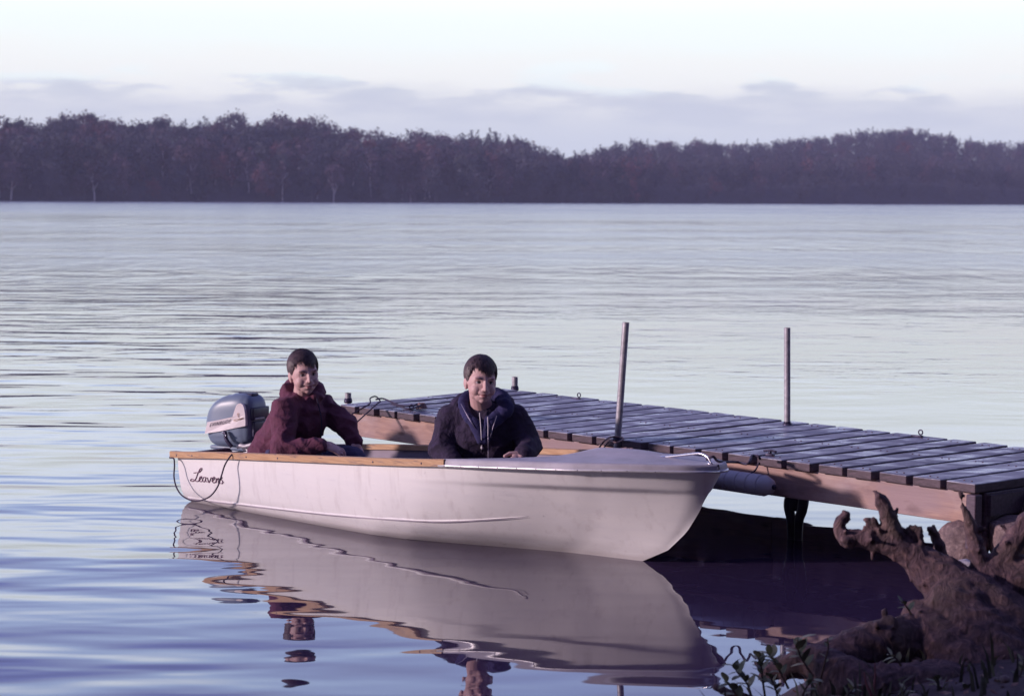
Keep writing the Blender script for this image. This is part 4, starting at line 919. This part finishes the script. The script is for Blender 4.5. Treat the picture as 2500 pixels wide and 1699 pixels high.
b1 = link('body', body_mesh(H1, neck, chest, pel, (shR, shL), (elR, elL), (wrR, wrL), (knR, knL), (hpR, hpL), (kneeR, kneeL), (ankR, ankL), ((Vector((-.1, -.45, 1)), -1, .75), (Vector((.5, -.3, .8)), 1, .8)), .0050), [M['skin'], M['lip']], p1)
face_bits(H1, p1, b1)
hair_mesh('hair', H1, 3, lambda t: .016 - .026 * math.exp(-((t - .35) / .55) ** 2) + .006 * math.sin(t * 9), p1)
bm = bmesh.new()
cone(bm, neck + Vector((-.005, .02, -.055)), .100, chest, .150); cone(bm, chest, .150, pel + Vector((-.01, .01, .02)), .155); cone(bm, pel, .160, pel + Vector((0, 0, -.05)), .155)
for s, e, w_ in ((shR, elR, wrR), (shL, elL, wrL)):
    cone(bm, neck + Vector((0, .01, -.065)), .080, s + Vector((0, 0, -.008)), .072); cone(bm, s, .074, e, .060); cone(bm, e, .061, w_ + (e - w_).normalized() * .012, .040)
    ball(bm, e, (.062, .062, .066))
cone(bm, pel + Vector((-.03, -.06, .05)), .11, kneeR.lerp(hpR, .86) + Vector((-.03, 0, -.02)), .07)
for a in np.linspace(-2.75, 2.75, 15):                                        # thrown back hood, a soft roll round the neck
    q = neck + Vector((math.sin(a) * .088 - .002, .022 + math.cos(a) * .078, .006 + .040 * math.cos(a))); ball(bm, q, (.034 + .014 * max(0, math.cos(a))))
ball(bm, neck + Vector((-.055, .075, -.002)), (.075, .055, .055)); ball(bm, neck + Vector((-.090, .02, .018)), (.040, .045, .042)); ball(bm, neck + Vector((-.060, .06, .030)), (.05, .045, .04))
j1 = cloth('jacket', bm, .0062, M['maroon_cloth'], p1, .0085, 3.0)
bm = bmesh.new(); tube(bm, catmull([chest + f1 * .165 + Vector((-.01, 0, -.12)), chest + f1 * .160 + Vector((0, 0, .0)), neck + f1 * .118 + Vector((0, 0, -.06)), neck + f1 * .100 + Vector((0, 0, -.01))], 5), .004, 6); obj('zip', bm, M['navy_cloth'], j1)
bm = bmesh.new(); tube(bm, catmull([Vector((-.17, -.118, .30)), Vector((-.19, -.108, .26)), Vector((-.205, -.085, .21))], 4), .010, 8); ball(bm, (-.185, -.135, .235), .006); obj('pocket_flap', bm, M['navy_cloth'], j1)
def legs(bm, hp, knee, ank, r=(.095, .068, .050)):
    for h, k, a in zip(hp, knee, ank): cone(bm, h, r[0], k, r[1]); cone(bm, k, r[1], a, r[2])
    cone(bm, hp[0], .10, hp[1], .10)
bm = bmesh.new(); legs(bm, (hpR, hpL), (kneeR, kneeL), (ankR, ankL)); cloth('jeans', bm, .006, M['jeans'], p1, .005, 8.0)
def shoe(nm, a, d, parent):
    bm = bmesh.new(); a = Vector(a); ball(bm, a + Vector((0, 0, -.012)), (.045, .045, .05)); cone(bm, a + Vector((0, 0, -.03)), .030, a + d * .13 + Vector((0, 0, -.032)), .026); ball(bm, a + d * .12 + Vector((0, 0, -.034)), (.036, .036, .024))
    link(nm, fuse(nm, bm, .006, 2), M['black_shoe'], parent)
shoe('shoe', ankR, f1, p1); shoe('shoe', ankL, f1, p1)

# ---- boy in navy, on the middle seat, facing the shore
O2 = Vector((atd(1180, 930, 9.98).x, 9.98, 0))
p2 = empty('person', O2); tag(p2, 'boy in a dark navy jacket with blue hood sitting in the middle of the boat', 'person')
H2 = Matrix.Translation((-.012, -.085, .752)) @ Matrix.Rotation(rad(16), 4, 'Z') @ Matrix.Rotation(rad(-1), 4, 'X') @ Matrix.Rotation(rad(4), 4, 'Y') @ Matrix.Scale(.985, 4)
neck = Vector((-.005, -.010, .635)); chest = Vector((0, .02, .505)); pel = Vector((0, .135, .24))
shR = Vector((-.158, .010, .560)); shL = Vector((.158, .010, .560)); elR = Vector((-.205, -.040, .425)); elL = Vector((.225, -.035, .435)); wrR = Vector((-.12, -.20, .33)); wrL = Vector((.195, -.175, .405)); knR = Vector((-.05, -.22, .325)); knL = Vector((.150, -.235, .372))
hpR, hpL = pel + Vector((-.085, 0, 0)), pel + Vector((.085, 0, 0)); kneeR = Vector((-.11, -.20, .30)); kneeL = Vector((.115, -.215, .318)); ankR = Vector((-.10, -.20, .09)); ankL = Vector((.11, -.22, .09))
b2 = link('body', body_mesh(H2, neck, chest, pel, (shR, shL), (elR, elL), (wrR, wrL), (knR, knL), (hpR, hpL), (kneeR, kneeL), (ankR, ankL), ((Vector((0, -.2, 1)), 1, .7), (Vector((.45, -.75, .6)), 1, .55)), .0018), [M['skin'], M['lip']], p2)
face_bits(H2, p2, b2)
hair_mesh('hair', H2, 6, lambda t: .018 - .034 * math.exp(-((t - .30) / .55) ** 2) + .005 * math.sin(t * 8 + 1), p2)
bm = bmesh.new()
cone(bm, neck + Vector((0, .035, -.085)), .105, chest + Vector((0, .01, 0)), .150); cone(bm, chest + Vector((-.04, .01, -.02)), .135, pel + Vector((-.04, 0, .03)), .15); cone(bm, chest + Vector((.04, .01, -.02)), .135, pel + Vector((.04, 0, .03)), .15)
for s, e, w_ in ((shR, elR, wrR), (shL, elL, wrL)):
    cone(bm, neck + Vector((0, .02, -.075)), .080, s, .072); cone(bm, s, .072, e, .062); cone(bm, e, .064, w_ + (e - w_).normalized() * .015, .048); ball(bm, e, .066)
for a in np.linspace(-1.9, 1.9, 13):                                           # the jacket's own hood lying behind
    q = neck + Vector((math.sin(a) * .120, .045 + math.cos(a) * .070, -.012 + .045 * math.cos(a))); ball(bm, q, .040)
j2 = cloth('jacket', bm, .0065, M['navy_cloth'], p2, .0075, 12.0)
bm = bmesh.new()                                                               # blue sweatshirt hood, open at the throat
for a in np.linspace(-2.70, 2.70, 25):
    dn = max(0, abs(a) - 1.5); q = neck + Vector((math.sin(a) * (.094 + .014 * (a > 0)), .010 + math.cos(a) * .082 - .030 * dn, .012 + .038 * math.cos(a) - .042 * dn)); ball(bm, q, (.027 + .010 * (a > .6)))
for i in range(5):
    t = i / 4; ball(bm, neck + Vector((.112 + .028 * t * (1 - t) * 4 - .045 * t, -.048 - .030 * t, .005 - .055 * t)), (.042 - .012 * t, .032, .034))
cone(bm, neck + Vector((-.030, -.108, -.085)), .028, neck + Vector((-.005, -.132, -.16)), .022); cone(bm, neck + Vector((.035, -.105, -.085)), .028, neck + Vector((.015, -.132, -.16)), .022)
h2 = cloth('hood', bm, .0055, M['hood_blue'], p2, .004, 20.0)
def front_y(me, x, z):
    v = verts_np(me); k = (np.abs(v[:, 0] - x) < .012) & (np.abs(v[:, 2] - z) < .012); return v[k, 1].min() if k.any() else -.12
def on_front(x, z, off=.004):
    return Vector((x, min(front_y(j2.data, x, z), front_y(h2.data, x, z)) - off, z))
def z2(py): return 1.65 - (py - 480) / 502
for pts in ([(1172, 1003), (1175, 1030), (1177, 1060), (1178, 1088)], [(1192, 1012), (1193, 1035), (1193, 1058)]):
    q = [on_front((x - 1180) / 502, z2(y), .005) for x, y in pts]
    bm = bmesh.new(); tube(bm, catmull(q, 4), .0024, 6)
    if len(pts) == 4: ball(bm, q[-1], (.006, .006, .009))
    obj('drawstring', bm, M['white_cord'], h2)
bm = bmesh.new(); tube(bm, [on_front((1193.5 - 1180) / 502, z2(y), .000) for y in range(1058, 1150, 8)], .0024, 6); obj('zip', bm, M['zip_metal'], j2)
for pts in ([(1126, 985), (1138, 1004), (1150, 1022), (1162, 1040)], [(1214, 1010), (1207, 1030), (1202, 1048), (1198, 1062)]):
    bm = bmesh.new(); tube(bm, [on_front((x - 1180) / 502, z2(y), -.0005) for x, y in pts], .0020, 6); obj('lapel_zip', bm, M['zip_metal'], j2)
bm = bmesh.new(); legs(bm, (hpR, hpL), (kneeR, kneeL), (ankR, ankL), (.095, .072, .052)); cloth('trousers', bm, .006, M['pale_trousers'], p2, .005, 30.0)
shoe('shoe', ankR, Vector((0, -1, 0)), p2); shoe('shoe', ankL, Vector((0, -1, 0)), p2)

# ================================================================== driftwood
def drift(name, limbs, label, seed, vox=.0075, parts=()):
    """limbs: lists of (px, py, depth, radius)"""
    bm = bmesh.new(); c = atd(*limbs[0][len(limbs[0]) // 2][:3])
    for lb in limbs:
        P = [(*atd(x, y, d), r) for x, y, d, r in lb]; Q = catmull([Vector(p[:3]) for p in P], 5); n = len(Q)
        R = [float(np.interp(i / (n - 1) * (len(P) - 1), range(len(P)), [p[3] for p in P])) for i in range(n)]
        for a, b, ra, rb in zip(Q, Q[1:], R, R[1:]): cone(bm, a, ra, b, rb, 12)
        rs_ = random.Random(seed * 7 + len(lb) + int(lb[0][0]))
        if vox > .005:
            for _ in range(10 if R[len(R) // 2] > .03 else 5):
                i = rs_.randrange(1, n - 1); t = (Q[i + 1] - Q[i - 1]).normalized(); u = t.orthogonal().normalized(); an = rs_.uniform(0, 6.28); o_ = u * math.cos(an) + t.cross(u) * math.sin(an)
                a = Q[i] + o_ * R[i] * .8; cone(bm, a, .008, a + (t * rs_.uniform(-.2, 1) + o_ * .55).normalized() * rs_.uniform(.015, .04), .0058, 8)
            for _ in range(3):
                o_ = Vector([rs_.gauss(0, 1) for _ in range(3)]) * .4; t = (Q[-1] - Q[-3]).normalized() if R[-1] < R[0] else (Q[0] - Q[2]).normalized(); a = Q[-1] if R[-1] < R[0] else Q[0]
                cone(bm, a, max(.007, min(.010, R[-1] if R[-1] < R[0] else R[0])), a + (t + o_).normalized() * rs_.uniform(.010, .024), .0058, 8)
    me = fuse(name, bm, vox, 1, .3); v = verts_np(me); nn = norms_np(me); d = []
    for p in v:
        q = Vector(p); q2 = Vector((q.x * 1.0 - q.z * .5, q.y, q.z + q.x * .5)); d.append(.6 * (1 - 2.6 * abs(noise.noise(Vector((q2.x * 6 + seed, q2.y * 22, q2.z * 22))))) + .5 * noise.fractal(q * 26, 1, 2, 3))
    set_np(me, v + nn * (np.array(d) * .010)[:, None]); return tag(link(name, me, M['driftwood']), label, 'driftwood')
D = 6.9
drift('driftwood_stump', [
    [(2068, 1308, D, .022), (2120, 1318, D, .028), (2190, 1335, D, .036), (2260, 1378, D, .056), (2340, 1440, D - .05, .084), (2430, 1520, D - .1, .125), (2540, 1620, D - .15, .16)],
    [(2195, 1345, D, .034), (2182, 1300, D, .030), (2166, 1258, D, .024), (2153, 1225, D, .020), (2146, 1212, D, .013)],
    [(2090, 1318, D, .022), (2066, 1318, D, .022), (2052, 1294, D, .017), (2050, 1276, D, .015), (2062, 1258, D, .006)],
    [(2170, 1322, D, .016), (2146, 1292, D, .011), (2122, 1274, D, .009)], [(2226, 1335, D, .014), (2224, 1296, D, .004)], [(2250, 1350, D, .014), (2245, 1298, D, .005)],
    [(2330, 1410, D + .05, .022), (2300, 1352, D + .05, .016), (2284, 1312, D + .05, .013), (2280, 1298, D + .05, .011)],
    [(2420, 1470, D, .05), (2396, 1390, D, .036), (2378, 1320, D, .026), (2362, 1265, D, .014), (2346, 1216, D, .004)],
    [(2380, 1430, D, .046), (2440, 1375, D, .042), (2480, 1315, D, .034), (2530, 1240, D, .026)], [(2400, 1400, D, .05), (2460, 1420, D, .08), (2540, 1420, D, .10)],
    [(2230, 1380, D, .030), (2262, 1420, D - .03, .036), (2310, 1470, D - .05, .05)], [(2330, 1480, D - .1, .10), (2420, 1600, D - .2, .14), (2520, 1720, D - .3, .16)],
    [(2240, 1500, D - .1, .05), (2300, 1570, D - .2, .08), (2400, 1680, D - .3, .12)]],
    'upturned driftwood stump with antler like broken roots on the near bank', 1.0)
drift('driftwood_log', [
    [(1880, 1640, 6.62, .028), (1930, 1622, 6.62, .040), (2000, 1612, 6.64, .058), (2080, 1590, 6.66, .070), (2160, 1570, 6.7, .075), (2240, 1560, 6.75, .08)],
    [(1990, 1610, 6.6, .05), (2060, 1660, 6.5, .08), (2160, 1690, 6.45, .09), (2300, 1680, 6.45, .09)], [(1880, 1636, 6.62, .022), (1868, 1650, 6.62, .014)], [(2135, 1550, 6.68, .045), (2172, 1528, 6.68, .030)],
    [(2180, 1570, 6.7, .07), (2260, 1520, 6.8, .055), (2290, 1478, 6.85, .03)], [(1990, 1600, 6.62, .014), (1962, 1588, 6.62, .008), (1955, 1580, 6.62, .004)]],
    'low broken driftwood log lying at the water edge below the stump', 5.0)
drift('driftwood_branch', [[(1748, 1676, 6.35, .006), (1790, 1694, 6.32, .010), (1850, 1712, 6.28, .013), (1960, 1740, 6.22, .016)]], 'thin dark dead branch poking over the water at the frame bottom', 9.0, .004)
# ================================================================== boulders under the dock end
def boulder(px, py, d, r, label, seed, mat='granite', sq=(1, 1, .8)):
    bm = bmesh.new(); bmesh.ops.create_icosphere(bm, subdivisions=4, radius=1); rr = random.Random(seed); cuts = [(Vector([rr.gauss(0, 1) for _ in range(3)]).normalized(), rr.uniform(.62, .9)) for _ in range(9)]
    for q in bm.verts:
        n_ = q.co.normalized()
        for c, h_ in cuts:
            k = q.co.dot(c)
            if k > h_: q.co -= c * (k - h_) * .85
        q.co += n_ * .05 * noise.fractal(n_ * 2.3 + Vector((seed, 0, 0)), 1, 2, 4); q.co = Vector((q.co.x * sq[0], q.co.y * sq[1], q.co.z * sq[2])) * r
    o = obj('boulder', bm, M[mat]); o.location = atd(px, py, d); o.rotation_euler = (0, 0, seed * 1.3); return tag(o, label, 'rock')
boulder(2350, 1342, 8.75, .125, 'brown speckled boulder holding up the dock beam end', 2, sq=(1, 1, 1.05))
boulder(2500, 1232, 8.9, .105, 'upper brown stone stacked beside the dock end board', 4, sq=(1.1, 1, .75))
boulder(2478, 1310, 8.7, .130, 'lower rounded brown boulder under the stacked stone at the dock end', 5, sq=(1.1, 1, .85))
boulder(2362, 1392, 8.1, .075, 'small pale grey stone below the brown boulder', 7, 'pale_granite', (1, 1, .6))
boulder(2490, 1425, 8.0, .10, 'dull bluish boulder behind the driftwood stump', 9, 'pale_granite', (1, 1, .9))
boulder(2560, 1370, 8.8, .20, 'large brown boulder behind the stones at the dock end', 10)
boulder(2440, 1420, 8.6, .16, 'dark boulder low in the gap behind the forked driftwood root', 11)
# ================================================================== shore plants
def leaf_mesh(seed):
    rg = random.Random(seed); v = []; f = []; n = 6
    for i in range(n + 1):
        t = i / n; w_ = .30 * math.sin(PI * min(1, t * .93 + .05)) ** .8; z = -.22 * t * t + .05 * t
        v += [(-w_, t, z + .10 * w_), (0, t, z - .02), (w_, t, z + .10 * w_)]
    for i in range(n):
        a = i * 3; f += [(a, a + 1, a + 4, a + 3), (a + 1, a + 2, a + 5, a + 4)]
    me = bpy.data.meshes.new('leaf'); me.from_pydata(v, [], f); me.materials.append(M['leaf']); me.shade_smooth(); return me
LEAF = [leaf_mesh(i) for i in range(2)]
def sprig(pts, d, nleaf, ln, label, seed, mat='stem', tip=True):
    rg = random.Random(seed); nleaf = int(nleaf * 1.25); ln *= 1.05; P = [atd(x, y, d) for x, y in pts]; root = empty('leafy_plant', P[0]); tag(root, label, 'plant', 'leafy plants on the near bank')
    Q = [p - P[0] for p in catmull(P, 6)]; bm = bmesh.new(); tube(bm, Q, [.0042 * (1 - .6 * i / (len(Q) - 1)) for i in range(len(Q))], 6); obj('stem', bm, M[mat], root)
    for i in range(nleaf):
        t = .25 + .75 * (i + .5) / nleaf; k = t * (len(Q) - 1); a = Q[int(k)]; ax = (Q[min(int(k) + 1, len(Q) - 1)] - Q[int(k) - 1]).normalized()
        an = i * 2.4 + rg.uniform(-.4, .4); u = ax.orthogonal().normalized(); dr = (u * math.cos(an) + ax.cross(u) * math.sin(an)) * .8 + ax * rg.uniform(.35, .9); dr.y *= .7; dr.normalize()
        o = bpy.data.objects.new('leaf', LEAF[i % 2]); COL.objects.link(o); o.parent = root; o.location = a; o.rotation_mode = 'QUATERNION'; o.rotation_quaternion = dr.to_track_quat('Y', 'Z'); s = ln * rg.uniform(.7, 1.2); o.scale = (s, s, s)
sprig([(1840, 1720), (1825, 1670), (1800, 1640), (1790, 1618)], 6.30, 9, .040, 'leafy sprig leaning over the water, lowest by the dead branch', 1)
sprig([(1870, 1715), (1862, 1660), (1858, 1625), (1850, 1600)], 6.32, 11, .040, 'taller leafy sprig in front of the driftwood log end', 2)
sprig([(1925, 1680), (1905, 1640), (1890, 1612), (1872, 1592)], 6.45, 10, .042, 'leafy sprig curving left above the driftwood log end', 3)
sprig([(1985, 1650), (1965, 1620), (1950, 1590), (1948, 1555)], 6.5, 9, .050, 'leafy plant with long dark leaves over the middle of the log', 4)
sprig([(1815, 1730), (1800, 1700), (1782, 1672), (1772, 1662)], 6.28, 6, .040, 'small sprig hugging the dead branch at the frame bottom', 5)
sprig([(2000, 1670), (2015, 1610), (2022, 1580), (2020, 1556)], 6.45, 5, .022, 'thin grassy sprig with tiny blades behind the log top', 6)
sprig([(2225, 1500), (2218, 1488), (2208, 1474), (2200, 1468)], 6.55, 4, .034, 'pale leaved plant in the hollow between stump and log', 7)
sprig([(2200, 1625), (2192, 1612), (2182, 1602), (2176, 1598)], 6.35, 4, .038, 'pale leaf cluster resting against the side of the log', 8)
sprig([(2300, 1720), (2305, 1690), (2290, 1670), (2284, 1660)], 6.2, 7, .034, 'low green plant at the foot of the stump near the frame bottom', 9)
sprig([(2420, 1725), (2430, 1700), (2445, 1680), (2440, 1664)], 6.15, 7, .034, 'low plant with broad leaves in the corner below the stump', 10)
sprig([(2480, 1680), (2488, 1655), (2495, 1635), (2500, 1612)], 6.2, 6, .036, 'greenish sprig beside the stump at the frame edge', 12)
for (pts, lab, sd) in (([(2136, 1712), (2134, 1680), (2137, 1650), (2136, 1618)], 'upright bare red stem in front of the driftwood log', 1), ([(2132, 1712), (2122, 1685), (2114, 1664), (2110, 1640)], 'slanting bare red stem next to the upright one', 2)):
    o = tube_obj('red_stem', [atd(x, y, 6.18) for x, y in pts], [.0045, .004, .002], M['red_stem']); tag(o, lab, 'plant stem')
# low growth on the bank
rg = random.Random(21); v = []; f = []
for _ in range(5200):
    x, y = rg.uniform(.5, 4.2), rg.uniform(4.8, 9.6); d = shore_sd(x, y)
    if d < .12 or rg.random() < .35: continue
    z = shore_z(x, y); a = rg.uniform(0, 6.28); h = rg.uniform(.02, .085) * (1 if rg.random() < .9 else 1.6); w_ = rg.uniform(.003, .008); lx, ly = rg.gauss(0, .35) * h, rg.gauss(0, .35) * h; i = len(v)
    c, s = math.cos(a) * w_, math.sin(a) * w_
    v += [(x - c, y - s, z - .01), (x + c, y + s, z - .01), (x + c * .8 + lx * .5, y + s * .8 + ly * .5, z + h * .6), (x - c * .8 + lx * .5, y - s * .8 + ly * .5, z + h * .6), (x + lx * 1.4, y + ly * 1.4, z + h)]
    f += [(i, i + 1, i + 2, i + 3), (i + 3, i + 2, i + 4)]
tag(pydata('bank_grass', v, f, M['grass'], None, False), 'low dull grass and litter growing on the near bank', 'grass', kind='stuff')

# ================================================================== unseen trees beside and behind the viewer, added to block sun and sky light
def unseen_tree(x, y, h, wid, seed, label, nleaf=2600):
    rg = random.Random(seed); z0 = shore_z(x, y); root = empty('unseen_spruce', (x, y, z0)); tag(root, label, 'tree', 'unseen shade trees of the near shore')
    bm = bmesh.new(); tube(bm, [(0, 0, -.3), (.03, .02, h * .4), (0, 0, h)], [.13, .09, .015], 8); obj('trunk', bm, M['bark_grey'], root)
    v = []; f = []
    for _ in range(nleaf):
        t = rg.random() ** .8; z = .25 + (h - .25) * t; r = wid * (1 - t) ** .7 * rg.uniform(.25, 1) + .05; a = rg.uniform(0, 2 * PI); p = Vector((math.cos(a) * r, math.sin(a) * r, z - .15 * r)); n_ = Vector([rg.gauss(0, 1) for _ in range(3)]).normalized(); u = n_.orthogonal().normalized(); w_ = n_.cross(u); s = rg.uniform(.08, .2); i = len(v)
        v += [p - u * s, p - w_ * s * .5, p + u * s, p + w_ * s * .5]; f.append((i, i + 1, i + 2, i + 3))
    pydata('crown', v, f, M['foliage_dark'], root, False)
unseen_tree(-4.6, 4.15, 5.2, 1.25, 1, 'unseen dark spruce added on the near shore to shade the bank')
rg = random.Random(77); FV = []; FF = []; n0 = 0  # unseen wood added to cut the sky light on the boys' faces
for _ in range(420):
    an = rad(rg.uniform(-140, 13)); r = rg.uniform(11, 42); x, y = math.cos(an) * r, math.sin(an) * r
    if shore_sd(x, y) < 1.5 or (an > rad(-22) and r < 13): continue
    a, npoly = low[rg.choice(('green', 'deep', 'dark')), rg.randrange(2)]; sc = rg.uniform(1.2, 1.9); th = rg.uniform(0, 6.28); c, s = math.cos(th), math.sin(th)
    FV.append(np.stack([(a[:, 0] * c - a[:, 1] * s) * sc + x, (a[:, 0] * s + a[:, 1] * c) * sc + y, a[:, 2] * sc + .3], 1)); FF.append(np.arange(npoly * 4).reshape(-1, 4) + n0); n0 += len(a)
FV = np.concatenate(FV); FF = np.concatenate(FF); me = bpy.data.meshes.new('unseen_forest'); me.vertices.add(len(FV)); me.vertices.foreach_set('co', FV.ravel().astype(np.float32)); me.loops.add(FF.size); me.loops.foreach_set('vertex_index', FF.ravel().astype(np.int32)); me.polygons.add(len(FF)); me.polygons.foreach_set('loop_start', np.arange(0, FF.size, 4, dtype=np.int32)); me.update(calc_edges=True)
tag(link('unseen_forest', me, M['foliage_dark'], smooth_=False), 'unseen dark wood added behind the viewer to block sky light', 'forest', kind='stuff')

for i, (pts, d, ln, lab) in enumerate((
    ([(1900, 1722), (1896, 1690), (1888, 1668), (1880, 1650)], 6.3, .036, 'bushy sprig low in front of the log tip, right of the tallest one'),
    ([(1955, 1722), (1962, 1690), (1975, 1668), (1985, 1655)], 6.25, .034, 'sprig lying over the log foot near the frame bottom'),
    ([(2060, 1722), (2068, 1700), (2080, 1684), (2090, 1670)], 6.2, .030, 'small dull plant left of the bare red stems'),
    ([(2180, 1722), (2190, 1700), (2206, 1690), (2214, 1676)], 6.18, .030, 'small dull plant right of the bare red stems'),
    ([(2360, 1722), (2352, 1700), (2360, 1686), (2366, 1674)], 6.15, .034, 'leafy tuft between the stump foot and the corner plant'))):
    sprig(pts, d, 7, ln, lab, 40 + i)

# leaf litter and small stones on the bank
rg = random.Random(31); v = []; f = []
for _ in range(1500):
    x, y = rg.uniform(.4, 3.6), rg.uniform(5.2, 9.3); d = shore_sd(x, y)
    if d < .05: continue
    c = Vector((x, y, shore_z(x, y) + rg.uniform(.004, .02))); n_ = Vector((rg.gauss(0, .5), rg.gauss(0, .5), 1)).normalized(); u = n_.orthogonal().normalized(); w_ = n_.cross(u); an = rg.uniform(0, 6.28); u, w_ = u * math.cos(an) + w_ * math.sin(an), w_ * math.cos(an) - u * math.sin(an); s_ = rg.uniform(.008, .022); i = len(v)
    v += [c - u * s_, c - w_ * s_ * .5 + n_ * .003, c + u * s_ + n_ * .004, c + w_ * s_ * .5]; f.append((i, i + 1, i + 2, i + 3))
tag(pydata('leaf_litter', v, f, M['litter'], None, False), 'scattered dead leaves lying on the dark near bank', 'leaf litter', kind='stuff')
bm = bmesh.new()
for _ in range(260):
    x, y = rg.uniform(.4, 3.0), rg.uniform(5.4, 9.3); d = shore_sd(x, y)
    if d < -.05 or d > 1.2: continue
    r_ = rg.uniform(.008, .028); ball(bm, (x, y, shore_z(x, y) + r_ * .3), (r_, r_ * rg.uniform(.6, 1), r_ * .6), None, 8, 6, Matrix.Rotation(rg.uniform(0, 3), 3, 'Z'))
tag(obj('pebbles', bm, M['granite']), 'small wet stones along the edge of the near bank', 'pebbles', kind='stuff')
